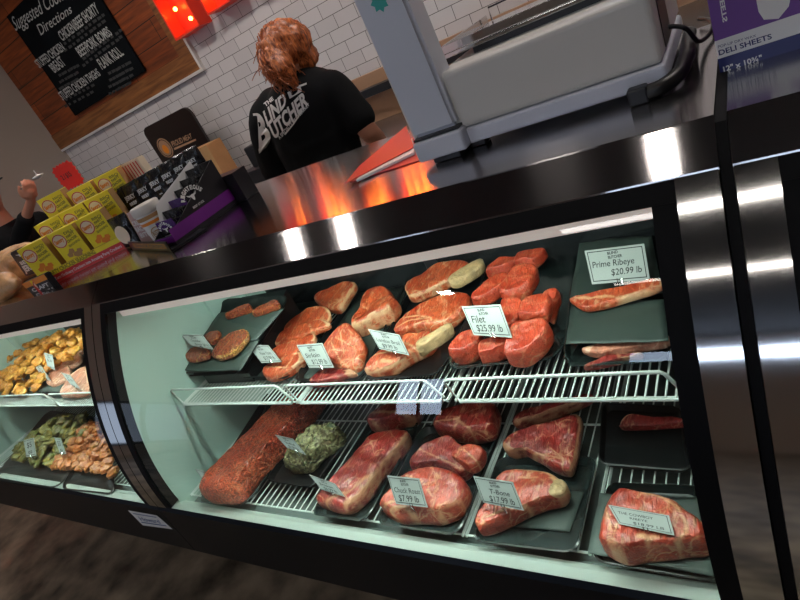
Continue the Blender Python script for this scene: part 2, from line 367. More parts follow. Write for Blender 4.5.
# ================================================================== ROOM
YW = 3.05; XL = -5.2; XR = 2.6; YF = -5.5; ZC = 3.05
def sbox(name, m, *a): bm = bmesh.new(); bbox(bm, *a); return struct(name, mesh(bm), m)
sbox('floor', M['concrete'], XL-.1, XR+.1, YF-.1, YW+.1, -.06, 0)
sbox('ceiling', M['ceiling'], XL-.1, XR+.1, YF-.1, YW+.1, ZC, ZC+.06)
w = sbox('wall_back', M['tile'], XL-.1, XR+.1, YW, YW+.1, 0, ZC)
w.data.transform(Matrix.Translation(w.location)); w.location = (0, 0, 0)
w = sbox('wall_left', M['taupe'], XL-.1, XL, YF, YW, 0, ZC)
sbox('wall_right', M['taupe'], XR, XR+.1, YF, YW, 0, ZC)
sbox('wall_front', M['taupe'], XL, XR, YF-.1, YF, 0, ZC)
def window(name, axis, a0, a1, z0, z1, pos, light='daylight'):
    r = empty(name, (0, 0, 0)); tag(r, kind='structure')
    bm = bmesh.new(); t = .05
    def bb(a, b, c, d, o0, o1, m_):
        if axis == 'y': bbox(m_, a, b, pos+o0, pos+o1, c, d)
        else: bbox(m_, pos+o0, pos+o1, a, b, c, d)
    for a, b, c, d in ((a0-t, a0, z0-t, z1+t), (a1, a1+t, z0-t, z1+t), (a0, a1, z0-t, z0), (a0, a1, z1, z1+t), ((a0+a1)/2-.02, (a0+a1)/2+.02, z0, z1)): bb(a, b, c, d, .0, .05, bm)
    link('window_frame', mesh(bm), M['dark_plastic'], r)
    bm = bmesh.new(); bb(a0, a1, z0, z1, .005, .015, bm); link('window_pane', mesh(bm), M[light], r)
window('window_1', 'y', -5.0, -4.2, .95, 2.2, YF)
window('window_2', 'x', -2.1, -1.2, .3, 1.15, XL, 'dull_daylight')
window('window_3', 'y', -1.7, .9, 2.45, 2.72, YF)
# wooden panel of planks with border boards
XP = ony(203, 68, YW).x; ZP = 1.735
sbox('trim_1', M['planks'], XL, XP-.12, YW-.02, YW, ZP+.13, ZC)
sbox('trim_2', M['plank_trim'], XL, XP, YW-.028, YW, ZP, ZP+.13)
sbox('trim_3', M['plank_trim'], XP-.12, XP, YW-.028, YW, ZP+.13, ZC)
sbox('trim_4', M['trimwhite'], XL, XP+.02, YW-.03, YW, ZP-.018, ZP)
sbox('trim_5', M['trimwhite'], XP, XP+.02, YW-.03, YW, ZP, ZC)
# ceiling lights
def clight(x, y, lx, ly, label, m='ceil_lamp'):
    r = empty('ceiling_light', (x, y, ZC), label, 'ceiling light', None)
    bm = bmesh.new(); bbox(bm, x-lx/2-.02, x+lx/2+.02, y-ly/2-.02, y+ly/2+.02, ZC-.05, ZC-.001); link('housing', mesh(bm), M['dark_plastic'], r)
    bm = bmesh.new(); bbox(bm, x-lx/2, x+lx/2, y-ly/2, y+ly/2, ZC-.056, ZC-.05); link('diffuser', mesh(bm), M[m], r)
clight(-.1, -1.17, 2.0, .07, 'long slim ceiling strip light above the customer side, closest to the counter', 'strip_lamp')
clight(-.1, -2.45, 2.0, .06, 'long slim ceiling strip light above the customer side, closest to the street windows', 'strip_lamp')
for x, y, w_, l in ((-2.5, .53, .09, 'small square ceiling downlight above the snack displays'), (-2.08, .51, .09, 'small square ceiling downlight above the middle of the counter'), (-.38, .56, .09, 'small square ceiling downlight above the scale'),
                    (-2.51, -.92, .12, 'small square ceiling downlight on the customer side before the meat case'), (-2.35, -2.04, .12, 'small square ceiling downlight halfway towards the street windows'),
                    (-3.7, 1.7, .22, 'added square ceiling fill light in front of the chalkboard'), (-2.3, 1.8, .22, 'added square ceiling fill light over the register'), (-.9, 1.8, .22, 'added square ceiling fill light behind the scale'), (.6, 1.8, .22, 'added square ceiling fill light behind the deli sheets box')):  # these wide ones are unseen, added to brighten the tiled wall
    clight(x, y, w_, w_, l)
# ================================================================== REFRIGERATED CASES
def PY(z): return .475 + .204*((z-.665)/.54)**2
def profile(z0=.667, z1=1.206, n=40, off=0):
    out = []
    for i in range(n+1):
        z = z0+(z1-z0)*i/n; d = .204*2*(z-.665)/.54**2; l = math.hypot(1, d)
        out.append((PY(z)+off*1/l, z-off*d/l))   # off > 0 moves inwards
    return out
def sm(o, ang=35):
    for p in o.data.polygons: p.use_smooth = True
    bm = bmesh.new(); bm.from_mesh(o.data)
    for e in bm.edges:
        if len(e.link_faces) == 2 and e.calc_face_angle(0) > math.radians(ang): e.smooth = False
    bm.to_mesh(o.data); bm.free(); return o
def make_case(label, x0, x1, sw0, sw1, g0, g1, left_white=True, back='back_liner', right_mat='side_dark', lamp=True, xl=None, xr=None, grp=None):
    r = empty('display_case', ((x0+x1)/2, .85, 0), label, 'refrigerated display case')
    YB = 1.2
    def pr(name, outl, a, b, m, smooth=True):
        bm = bmesh.new(); prism(bm, outl, 'x', a, b); o = link(name, mesh(bm), M[m], r)
        if smooth: sm(o)
        return o
    ep = profile(.47+.195, 1.206) + [(YB, 1.198), (YB, .62), (.53, .62)]
    pr('end_panel', ep, x0+.001, x0+sw0, 'steel_strip'); pr('end_panel', ep, x1-sw1, x1-.001, 'steel_strip')
    fr = profile(.667, 1.206, 40, .001) + profile(.667, 1.206, 40, .03)[::-1]
    pr('glass_gasket', fr, x0+sw0, x0+sw0+g0, 'gasket'); pr('glass_gasket', fr, x1-sw1-g1, x1-sw1, 'gasket')
    tp = profile(1.184, 1.206, 4, .0) + profile(1.184, 1.206, 4, .005)[::-1]
    pr('top_gasket', tp, x0+sw0, x1-sw1, 'gasket')
    bm = bmesh.new(); pf = profile(.664, 1.2, 40, .004)
    A = [bm.verts.new((x0+sw0+.004, p[0], p[1])) for p in pf]; B = [bm.verts.new((x1-sw1-.004, p[0], p[1])) for p in pf]
    for i in range(len(pf)-1): bm.faces.new((A[i], A[i+1], B[i+1], B[i]))
    link('curved_glass', mesh(bm), M['glass'], r, True)
    # liners
    sp = [(p[0]+.031, p[1]) for p in profile(.63, 1.19, 30)] + [(YB-.02, 1.19), (YB-.02, .62), (.53, .62)]
    pr('side_liner', sp, x0+sw0+.0005, x0+sw0+g0-.006, 'liner' if left_white else 'side_dark')
    pr('side_liner', sp, x1-sw1-g1+.006, x1-sw1-.0005, right_mat)
    XA, XB = x0+sw0+g0-.006, x1-sw1-g1+.006
    bm = bmesh.new(); bbox(bm, XA, XB, YB-.06, YB-.021, .62, 1.19); link('rear_doors', mesh(bm), M[back], r)
    bm = bmesh.new(); bbox(bm, (XA+XB)/2-.02, (XA+XB)/2+.02, YB-.066, YB-.0601, .62, 1.19, .004); link('rear_door_frame', mesh(bm), M['dark_plastic'], r)
    bm = bmesh.new(); bbox(bm, x0+.001, x1-.001, .521, YB-.061, .6, .62); link('deck', mesh(bm), M['deck_grey'], r)
    pr('front_lip', [(.479, .6635), (.5, .66), (.52, .644), (.52, .60), (.479, .60)], x0+.001, x1-.001, 'lip', False)
    pr('base', [(.478, .6645), (.4705, .655), (.4705, .476), (.478, .468), (.72, .462), (.72, .0005), (YB, .0005), (YB, .599), (.478, .599)], x0+.0005, x1-.0005, 'black_base', False)
    for yb in (.92, 1.06):
        bm = bmesh.new(); bbox(bm, XA+.0005, XA+.012, yb, yb+.022, .63, 1.12, .002); link('shelf_standard', mesh(bm), M['liner'], r)
    # light housing under the counter
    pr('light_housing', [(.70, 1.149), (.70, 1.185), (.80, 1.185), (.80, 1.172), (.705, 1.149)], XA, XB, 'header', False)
    if lamp:
        bm = bmesh.new(); tube(bm, [(XA+.2, .735, 1.145), (XB-.08, .735, 1.145)], .009, 12); link('lamp_tube', mesh(bm), M['tube'], r, True)
    # stainless counter
    co_ = [(.737, 1.25), (.7345, 1.2487), (.681, 1.208), (.680, 1.205), (.681, 1.200), (YB+.025, 1.200), (YB+.025, 1.248), (YB+.023, 1.25)]
    o = pr('countertop', co_, x0+.0003, x1-.0003, 'steel_top', False)
    return r
case1 = make_case('long curved-glass meat case of raw steaks under a stainless counter', -1.497, -.056, .042, .047, .022, .028)
case0 = make_case('curved-glass meat case with yellow chicken and skewers beyond the steak case', -2.95, -1.4985, .042, .040, .022, .022)
case2 = make_case('curved-glass case lined with brown paper below the deli sheets box', -.043, 1.2, .042, .047, .03, .03, back='brown_paper', right_mat='side_dark')
bm = bmesh.new(); prism(bm, [(p[0], p[1]) for p in profile(.47+.195, 1.25, 30, .006)] + [(.76, 1.249), (1.2, 1.249), (1.2, .62)], 'x', -.0555, -.0435); sm(link('dark_gap_filler', mesh(bm), M['gasket'], case2))  # dark strip standing in for the shaded gap between the cases
for p in case2.children:
    if p.name.startswith('side_liner'): p.data.materials.clear(); p.data.materials.append(M['brown_paper'])
# badge on the base
f, n = quadmap(ony(128, 510, .4695), ony(157, 515, .4695), ony(173, 529, .4695), ony(143, 525, .4695), .001)
b0 = flat('maker_badge', M['white_print'], case0, lambda bm: poly(bm, f, [(0, 0), (1, 0), (1, 1), (0, 1)]))
f2, n = quadmap(ony(128, 510, .4695), ony(157, 515, .4695), ony(173, 529, .4695), ony(143, 525, .4695), .0016)
def _b(bm):
    put_text(bm, 'Howard', f2, .14, .86, .36, .66, shear=.3, thick=.01)
    for i in range(10): poly(bm, f2, [(.08+.084*i, .2+.0*i), (.08+.084*(i+1), .2), (.08+.084*(i+1), .27), (.08+.084*i, .27)])
    poly(bm, f2, [(.1, .8), (.9, .8), (.9, .86), (.1, .86)])
flat('badge_lettering', M['blue_print'], case0, _b)
# ---------------- wire shelves
def wire_shelf(x0, x1, y0, y1, z, label, grp, fence=.055, pitch=.0145, cut=0):
    r = empty('wire_shelf', ((x0+x1)/2, (y0+y1)/2, z-.006), label, 'wire shelf', grp)
    bm = bmesh.new(); n = int((x1-x0)/pitch)
    for i in range(n+1):
        x = x0+(x1-x0)*i/n
        tube(bm, [(x, y0, z-.0016), (x, y1, z-.0016)], .0016, 5)
    for y in (y0+.004, (y0+y1)/2, y1-.004): tube(bm, [(x0, y, z-.0055), (x1, y, z-.0055)], .0024, 6)
    tube(bm, [(x0, y0, z-.0055), (x0, y1, z-.0055)], .0026, 6); tube(bm, [(x1, y0, z-.0055), (x1, y1, z-.0055)], .0026, 6)
    link('wire_grid', mesh(bm), M['wire'], r)
    if fence:
        bm = bmesh.new(); c = .012
        P = [(x0+c, y0-.003, z-.003), (x1-c, y0-.003, z-.003), (x1, y0-.003, z-.003+c), (x1-.02, y0-.006, z+fence-.004), (x1-.026, y0-.006, z+fence), (x0+.01, y0-.006, z+fence), (x0, y0-.006, z+fence-.006)]
        tube(bm, P, .0031, 8, closed=True); link('front_rail', mesh(bm), M['wire'], r, True)
    return r
ZS = .856
xa = onz(285, 386, ZS+.055).x
def xs(px, py): return onx(px, py, 0).x
def x_at(px, y, k): return ray(px, 0).x
XS = [-1.438]
for px, py in ((284, 385), (431, 379), (446, 377)): XS.append(ony(px, py, .68).x)
wire_shelf(-1.438, XS[1]-.003, .683, 1.13, ZS, 'upper white wire shelf section under the seasoned patties, beside the pale side wall', None)
wire_shelf(XS[1]+.003, XS[2]+.008, .683, 1.13, ZS, 'upper white wire shelf section in the middle, under the sirloin and bone-in steaks', None)
wire_shelf(XS[3]-.008, -.152, .683, 1.13, ZS, 'upper white wire shelf section under the filets and prime ribeye', None)
ZD = .65
dx = [-1.436, onz(315, 518, ZD).x, onz(459, 546, ZD).x, onz(590, 560, ZD).x, -.16]
L = ['lower white wire rack under the ground beef loaf', 'lower white wire rack under the flat roast and chuck roast', 'lower white wire rack under the T-bone steak', 'lower white wire rack under the ribeye at the dark end']
for i in range(4): wire_shelf(dx[i]+.004, dx[i+1]-.004, .535, 1.12, ZD, L[i], None, fence=0, pitch=.019)
X0 = [-2.89, -2.2, -1.57]
for i, l in ((0, 'upper wire shelf section under the yellow chicken pieces'), (1, 'upper wire shelf section under the pink pork slices')):
    wire_shelf(X0[i]+.003, X0[i+1]-.003, .683, 1.13, ZS, l, None)
wire_shelf(-2.89, -2.3, .535, 1.12, ZD, 'lower wire rack below the yellow chicken shelf', None, fence=0, pitch=.022)
wire_shelf(-2.29, -1.57, .535, 1.12, ZD, 'lower wire rack carrying the vegetable skewers', None, fence=0, pitch=.022)
# ---------------- trays, papers
def tray(px, z, label, m='tray', h=.016, group=None, name='meat_tray', rnd=.12, sy=0, y0=0):
    Q = [onz(a, b, z, sy, y0) for a, b in px]
    def f(u, v): return Q[0].lerp(Q[1], u).lerp(Q[3].lerp(Q[2], u), v)
    def loop(ins, zz):
        pts = []
        cs = ((1-rnd, 1-rnd, 0), (rnd, 1-rnd, 90), (rnd, rnd, 180), (1-rnd, rnd, 270))
        for cx_, cy_, a0 in cs:
            for k in range(7):
                a = math.radians(a0+15*k); u = cx_+rnd*math.cos(a); v = cy_+rnd*math.sin(a)
                u = .5+(u-.5)*(1-ins); v = .5+(v-.5)*(1-ins); p = f(u, v); pts.append(Vector((p.x, p.y, zz+sy*(p.y-y0))))
        return pts
    bm = bmesh.new(); prev = None
    for ins, zz in ((.1, z), (.0, z+h), (.03, z+h+.001), (.1, z+.003), (.5, z+.0025)):
        vs = [bm.verts.new(p) for p in loop(ins, zz)]
        if prev is None: bm.faces.new(vs)
        else:
            n = len(vs)
            for i in range(n): bm.faces.new((prev[i], prev[(i+1) % n], vs[(i+1) % n], vs[i]))
        prev = vs
    bm.faces.new(prev)
    o = link(name, mesh(bm), M[m], None); sm(o, 50); return tag(o, label, 'meat tray', group)
def sheet(px, z, label, sy=0, ripple=.004, y0=None, t=.0012, name='steak_paper', m='greenpaper', cat='butcher paper'):
    c = onz(sum(p[0] for p in px)/4, sum(p[1] for p in px)/4, z)
    Q = [onz(a, b, z, sy, c.y if y0 is None else y0) for a, b in px]; n = 14; bm = bmesh.new(); G = []
    for lay in (0, 1):
        g = []
        for j in range(n+1):
            row = []
            for i in range(n+1):
                u, v = i/n, j/n; p = Q[0].lerp(Q[1], u).lerp(Q[3].lerp(Q[2], u), v)
                e = min(u, 1-u, v, 1-v); w = noise.noise(Vector((p.x*14, p.y*14, z*50)))*ripple*(1.6 if e < .08 else .6)
                row.append(bm.verts.new((p.x, p.y, p.z+abs(w)+(-t if lay else 0))))
            g.append(row)
        G.append(g)
    for g in G:
        for j in range(n):
            for i in range(n): bm.faces.new((g[j][i], g[j][i+1], g[j+1][i+1], g[j+1][i]))
    per = [(0, i) for i in range(n)]+[(j, n) for j in range(n)]+[(n, n-i) for i in range(n)]+[(n-j, 0) for j in range(n)]
    for k in range(len(per)):
        a, b = per[k], per[(k+1) % len(per)]
        bm.faces.new((G[0][a[0]][a[1]], G[0][b[0]][b[1]], G[1][b[0]][b[1]], G[1][a[0]][a[1]]))
    o = link(name, mesh(bm), M[m], None, True); return tag(o, label, cat)
zt = ZS+.001
TS, TY, TZ1 = .36, .725, .905   # the first tray stack is propped up towards the back
tray([(182, 377), (243, 374), (293, 298), (224, 302)], TZ1-.012, 'upper black tray under the green papers and seasoned patties', h=.012, sy=TS, y0=TY)
tray([(182, 380), (243, 377), (293, 301), (224, 305)], TZ1-.026, 'lower black tray of the propped-up stack beneath the seasoned patties', h=.012, sy=TS, y0=TY)
bm = bmesh.new(); prism(bm, [(.76, zt), (1.02, zt), (1.02, TZ1-.03+TS*.29), (.76, TZ1-.03+TS*.03)], 'x', -1.40, -1.2); tag(link('tray_riser', mesh(bm), M['tray']), 'black wedge propping up the trays beneath the seasoned patties', 'riser')
tray([(240, 382), (293, 384), (350, 286), (298, 296)], zt, 'black tray holding the fanned strip steaks')
tray([(294, 386), (365, 386), (412, 277), (368, 280)], zt, 'black tray holding the marbled sirloins and London broil')
tray([(365, 386), (444, 381), (494, 262), (424, 270)], zt, 'black tray holding the bone-in ribeye steaks')
tray([(446, 376), (562, 366), (602, 236), (500, 250)], zt, 'clear-rimmed dark tray heaped with filets', m='tray_clear')
tray([(564, 374), (676, 369), (656, 232), (578, 238)], zt, 'dark tray under the prime ribeye and its green papers', m='tray_clear')
sheet([(182, 371), (241, 371), (260, 340), (200, 340)], TZ1+.006, 'green paper sheet under the nearest seasoned patties', TS, y0=TY)
sheet([(197, 345), (256, 341), (284, 309), (219, 313)], TZ1+.010, 'green paper sheet laid behind the large oval patty', TS, y0=TY)
sheet([(244, 380), (290, 381), (330, 325), (276, 332)], zt+.005, 'dark green paper under the front strip steaks')
sheet([(300, 383), (360, 383), (408, 290), (366, 284)], zt+.005, 'dark green paper under the marbled sirloins')
sheet([(566, 344), (669, 342), (664, 300), (572, 302)], zt+.03, 'green paper sheet folded in front of the prime ribeye strip', -.1)
sheet([(570, 300), (663, 293), (652, 236), (580, 241)], zt+.03, 'green paper sheet standing behind the prime ribeye card', .12)
zl = ZD+.001
tray([(200, 505), (248, 511), (330, 396), (272, 392)], zl, 'shallow tray under the long ground beef loaf', m='tray_clear')
tray([(268, 485), (316, 492), (352, 440), (306, 428)], zl, 'black tray under the herb-topped stuffed roll')
tray([(313, 519), (369, 527), (424, 425), (374, 423)], zl, 'smoky tray under the long flat roast', m='tray_clear')
tray([(378, 529), (462, 542), (503, 430), (424, 430)], zl, 'smoky tray holding the chuck roast', m='tray_clear')
tray([(474, 547), (580, 560), (600, 462), (500, 462)], zl, 'smoky clear tray holding the T-bone steak', m='tray_clear')
tray([(594, 567), (722, 590), (704, 492), (610, 488)], zl, 'dark tray beneath the cowboy ribeye', m='tray_clear')
tray([(600, 470), (694, 478), (682, 412), (604, 408)], zl, 'black tray in the unlit rear corner behind the cowboy ribeye')
sheet([(588, 553), (716, 577), (704, 500), (600, 494)], zl+.02, 'green paper sheet under the cowboy ribeye')
sheet([(484, 524), (570, 532), (584, 492), (500, 486)], zl+.006, 'glossy green paper under the T-bone steak')
# ---------------- meat
def meat(name, label, cat, px, z, th, m='beef', sy=0.0, rim=None, seams=(), bones=(), lump=.004, group=None, tuck=.94, seg=7, rings=16, lf=28):
    cpx = sum(p[0] for p in px)/len(px); cpy = sum(p[1] for p in px)/len(px)
    zt_ = z+th; c0 = onz(cpx, cpy, zt_); y0 = c0.y
    W = lambda p: onz(p[0], p[1], zt_, sy, y0)
    ul = math.hypot(cpx-950, cpy-1380); ux_, uy_ = (cpx-950)/ul, (cpy-1380)/ul
    hh = max(1, max(abs((p[0]-cpx)*ux_+(p[1]-cpy)*uy_) for p in px))
    def WP(p, drop=0):
        k = max(0, min(1, .5+.62*((p[0]-cpx)*ux_+(p[1]-cpy)*uy_)/hh)); q = onz(p[0], p[1], zt_-th*(1-k)*.95, sy, y0); q.z = zt_+drop+sy*(q.y-y0); return q
    out = catmull([tuple(WP(p)) for p in px], seg); n = len(out)
    c = Vector(tuple(sum(p[k] for p in out)/n for k in range(3)))
    sd = Vector((cpx, cpy, z*37))
    seamw = [([W(p) for p in s[0]], s[1]) for s in seams]
    per = [0]
    bm = bmesh.new(); fat = bm.verts.layers.float.new('fat'); prev = None; cols = []
    sch = [(1-(j/rings)**1.15, None) for j in range(rings, -1, -1)]  # 0 .. 1 (centre to edge)
    levels = []
    for s, _ in sch:
        e = max(0, (s-.86)/.14); levels.append((s, -th*.22*e**2, 'top'))
    levels += [(1.012, -th*.4, 'side'), (1.015, -th*.62, 'side'), (1.0, -th*.85, 'side'), (tuck, -th, 'bot'), (.5, -th, 'bot')]
    for s, dz, kind in levels:
        if s < .02:
            prev = None; continue
        row = []
        for i, p in enumerate(out):
            q = Vector(p); v = c + (q-c)*s; v.z += dz
            if kind == 'bot': v.z = zt_ - th + (v.z - (zt_+dz))*.0 + (sy*(v.y-y0))*1.0
            nz = noise.noise(v*lf+sd)
            if kind == 'top': v.z += nz*lump + noise.noise(v*lf*3+sd)*lump*.35
            elif kind == 'side':
                d = (q-c); d.z = 0; d.normalize(); v += d*nz*lump
            a = 0.0
            if rim:
                t = i/n
                for (t0, t1, wdt) in rim:
                    inside = (t0 <= t <= t1) if t0 <= t1 else (t >= t0 or t <= t1)
                    if inside and (s > 1-wdt*(1+.7*noise.noise(v*70+sd))) and (kind == 'top' or noise.noise(v*55+sd) > -.12): a = max(a, .9 if kind == 'top' else .6)
            for line, wd in seamw:
                for k in range(len(line)-1):
                    A, B = line[k], line[k+1]; ab = (B-A).xy; tt = max(0, min(1, (v-A).xy.dot(ab)/max(ab.length_squared, 1e-9)))
                    dist = ((v.xy)-(A.xy+ab*tt)).length
                    ww = wd*.8*(1+.9*noise.noise(v*90+sd))
                    if dist < ww: a = max(a, min(.85, 1.3*(1-dist/ww)))
            bv = bm.verts.new(v); bv[fat] = a; row.append(bv)
        if prev is None:
            cc = bm.verts.new(c+Vector((0, 0, noise.noise(c*lf+sd)*lump))) if kind == 'top' else None
            if cc:
                for i in range(n): bm.faces.new((cc, row[i], row[(i+1) % n]))
        else:
            for i in range(n): bm.faces.new((prev[i], row[i], row[(i+1) % n], prev[(i+1) % n]))
        prev = row
    bm.faces.new(prev)
    me = mesh(bm)
    if bones:
        r = empty(name, (c.x, c.y, z), label, cat, group); link('flesh', me, M[m], r, True)
        for bp, bt in bones:
            bq = [WP(p, bt) for p in bp]
            o2 = catmull([tuple(q) for q in bq], 3); b2 = bmesh.new(); pv = None
            cb = Vector(tuple(sum(p[k] for p in o2)/len(o2) for k in range(3)))
            for s, dz in ((.5, 0), (.85, -.0005), (1, -.004), (1, -th*.75), (.9, -th*.85)):
                row = [b2.verts.new(cb+(Vector(p)-cb)*s+Vector((0, 0, dz+noise.noise(Vector(p)*90)*.0012))) for p in o2]
                if pv is None: b2.faces.new(row)
                else:
                    for i in range(len(row)): b2.faces.new((pv[i], pv[(i+1) % len(row)], row[(i+1) % len(row)], row[i]))
                pv = row
            b2.faces.new(pv); link('bone', mesh(b2), M['bone'], r, True)
        return r
    o = link(name, me, M[m], None, True); return tag(o, label, cat, group)
def T(ox, oy, s, *p): return [(ox+a/s, oy+b/s) for a, b in p]
B_ = lambda *p: T(170, 300, 6.667, *p)
C_ = lambda *p: T(240, 270, 5, *p)
K_ = lambda *p: T(340, 250, 4.444, *p)
D_ = lambda *p: T(440, 230, 4.286, *p)
E_ = lambda *p: T(180, 400, 5.455, *p)
E2 = lambda *p: T(180, 380, 3.333, *p)
F_ = lambda *p: T(360, 400, 4.14, *p)
G_ = lambda *p: T(470, 400, 3.75, *p)
H_ = lambda *p: T(580, 470, 4.61, *p)
Q_ = lambda *p: T(540, 190, 3.077, *p)
R_ = lambda *p: T(560, 380, 3.333, *p)
zm = zt+.024
def pmeat(nm, lb, ct, px, z, th, m, sy, **k):
    cx_, cy_ = sum(p[0] for p in px)/len(px), sum(p[1] for p in px)/len(px)
    q = onz(cx_, cy_, TZ1+.013+th, TS, TY); return meat(nm, lb, ct, px, q.z-th, th, m, sy, **k)
pmeat('seasoned_patty', 'large oval seasoned patty with cheese bits along its edge', 'meat patty', B_((285, 340), (330, 262), (400, 212), (470, 190), (525, 215), (530, 270), (480, 340), (420, 388), (350, 402), (295, 378)), 0, .016, 'sausage', TS, rim=[(.25, .85, .07)])
pmeat('seasoned_patty', 'small round seasoned patty tucked behind the oval one', 'meat patty', B_((225, 238), (270, 205), (330, 215), (335, 260), (295, 302), (245, 272)), 0, .013, 'sausage', TS)
pmeat('seasoned_patty', 'dark reddish patty lying under the corner of the first price card', 'meat patty', B_((100, 350), (150, 310), (210, 318), (275, 350), (270, 392), (190, 412), (120, 398)), 0, .016, 'sausage', TS)
pmeat('seasoned_patty', 'reddish patty at the rear edge of the green paper, closer to the side wall', 'meat patty', B_((365, 100), (400, 65), (470, 48), (540, 42), (548, 80), (470, 98)), 0, .02, 'sausage', TS)
pmeat('seasoned_patty', 'cheese-flecked patty at the rear edge of the green paper beside the strip steak tray', 'meat patty', B_((545, 85), (590, 45), (640, 28), (690, 12), (730, 25), (732, 60), (640, 82)), 0, .02, 'sausage', TS, rim=[(0, .4, .15)])
zb = zt+.008
meat('strip_steak', 'strip steak at the very back of its tray, half in shade', 'steak', C_((372, 122), (450, 88), (520, 60), (582, 75), (562, 140), (510, 222), (440, 205), (382, 160)), zb+.012, .026, 'beef', .2, rim=[(.35, .62, .1)], seams=[(C_((430, 210), (500, 150), (560, 130)), .006)])
meat('strip_steak', 'strip steak with a curved fat rim behind the two small cards', 'steak', C_((222, 275), (290, 210), (370, 182), (440, 198), (462, 260), (410, 300), (340, 290), (240, 305), (212, 300)), zb+.022, .018, 'beef', .3, rim=[(.1, .58, .1)])
meat('strip_steak', 'strip steak in the middle of the fan, crossed by a line of fat', 'steak', C_((165, 355), (215, 300), (300, 275), (400, 255), (462, 290), (400, 320), (290, 350), (180, 372)), zb+.016, .018, 'beef', .3, rim=[(.85, .99, .1), (.35, .55, .14)], seams=[(C_((345, 270), (365, 320)), .003)])
meat('strip_steak', 'strip steak mostly hidden behind the sirloin card', 'steak', C_((160, 395), (190, 375), (290, 350), (372, 328), (380, 370), (330, 410), (250, 445), (195, 450)), zb+.010, .018, 'beef', .3, rim=[(.1, .5, .09)])
meat('strip_steak', 'strip steak at the front of the fan with a thick cream fat edge', 'steak', C_((115, 480), (200, 435), (300, 415), (322, 445), (330, 475), (290, 510), (245, 542), (165, 552), (118, 525)), zb, .024, 'beef', .15, rim=[(.2, .58, .2)], seams=[(C_((120, 480), (230, 490), (260, 440)), .0035)])
meat('sirloin_steak', 'large pointed marbled sirloin standing beside the grey card', 'steak', [(322, 346), (331, 331), (344, 321), (354, 328), (366, 346), (365, 362), (362, 374), (350, 378), (336, 367), (326, 357)], zb+.004, .03, 'beef', .45, lump=.003, seams=[(C_((450, 350), (500, 450), (560, 500)), .0022), (C_((540, 290), (580, 350)), .002), (C_((470, 330), (560, 380)), .002), (C_((460, 400), (540, 400)), .002), (C_((500, 310), (520, 420)), .0018)])
meat('beef_piece', 'small pale-ended beef piece lying at the front of the sirloin tray', 'meat piece', [(310, 378), (320, 370), (336, 369), (352, 373), (359, 378), (348, 382), (326, 384), (312, 383)], zb, .022, 'darkbeef', 0, rim=[(.4, .6, .3)])
meat('london_broil', 'thick wedge-shaped London broil behind its price card', 'roast', K_((70, 340), (92, 270), (97, 190), (150, 155), (212, 170), (240, 220), (268, 262), (245, 318), (180, 345), (110, 378), (74, 372)), zb, .05, 'beef', .2, rim=[(.62, .92, .09)], lump=.006)
meat('ribeye_steak', 'bone-in ribeye at the back of its tray under the lamp housing', 'steak', [(405, 284), (419, 275), (434, 263), (450, 259), (464, 262), (470, 268), (462, 280), (445, 291), (425, 301), (414, 303), (408, 296)], zb+.016, .03, 'beef', .2, rim=[(.55, .1, .05)], seams=[(K_((330, 180), (380, 190), (460, 150)), .0035), (K_((360, 200), (420, 190), (520, 140)), .003)], bones=[([(452, 288), (462, 278), (483, 266), (486, 275), (472, 285), (458, 292)], .004)])
meat('ribeye_steak', 'bone-in ribeye in the middle of its tray with a lamp glint above it', 'steak', [(395, 327), (405, 313), (425, 300), (443, 293), (460, 292), (469, 297), (469, 312), (457, 327), (440, 333), (420, 332), (405, 335), (396, 333)], zb+.012, .03, 'beef', .25, rim=[(.0, .35, .06)], seams=[(K_((250, 340), (320, 310), (400, 300), (430, 340)), .0035), (K_((330, 330), (390, 310), (370, 350)), .003), (K_((290, 300), (350, 290), (400, 300)), .003)])
meat('ribeye_steak', 'bone-in ribeye at the front of its tray with a long cream rib bone', 'steak', [(366, 368), (376, 351), (390, 344), (402, 338), (405, 333), (418, 331), (431, 333), (438, 342), (434, 354), (420, 361), (408, 368), (392, 378), (371, 378)], zb, .034, 'beef', .2, rim=[(.0, .2, .05), (.75, 1, .05)], seams=[(K_((150, 470), (240, 440), (330, 450), (400, 380)), .004), (K_((190, 490), (225, 495)), .008), (K_((270, 400), (340, 440), (420, 420)), .0035)], bones=[([(420, 352), (436, 341), (452, 331), (456, 338), (438, 352), (424, 360)], .004)])
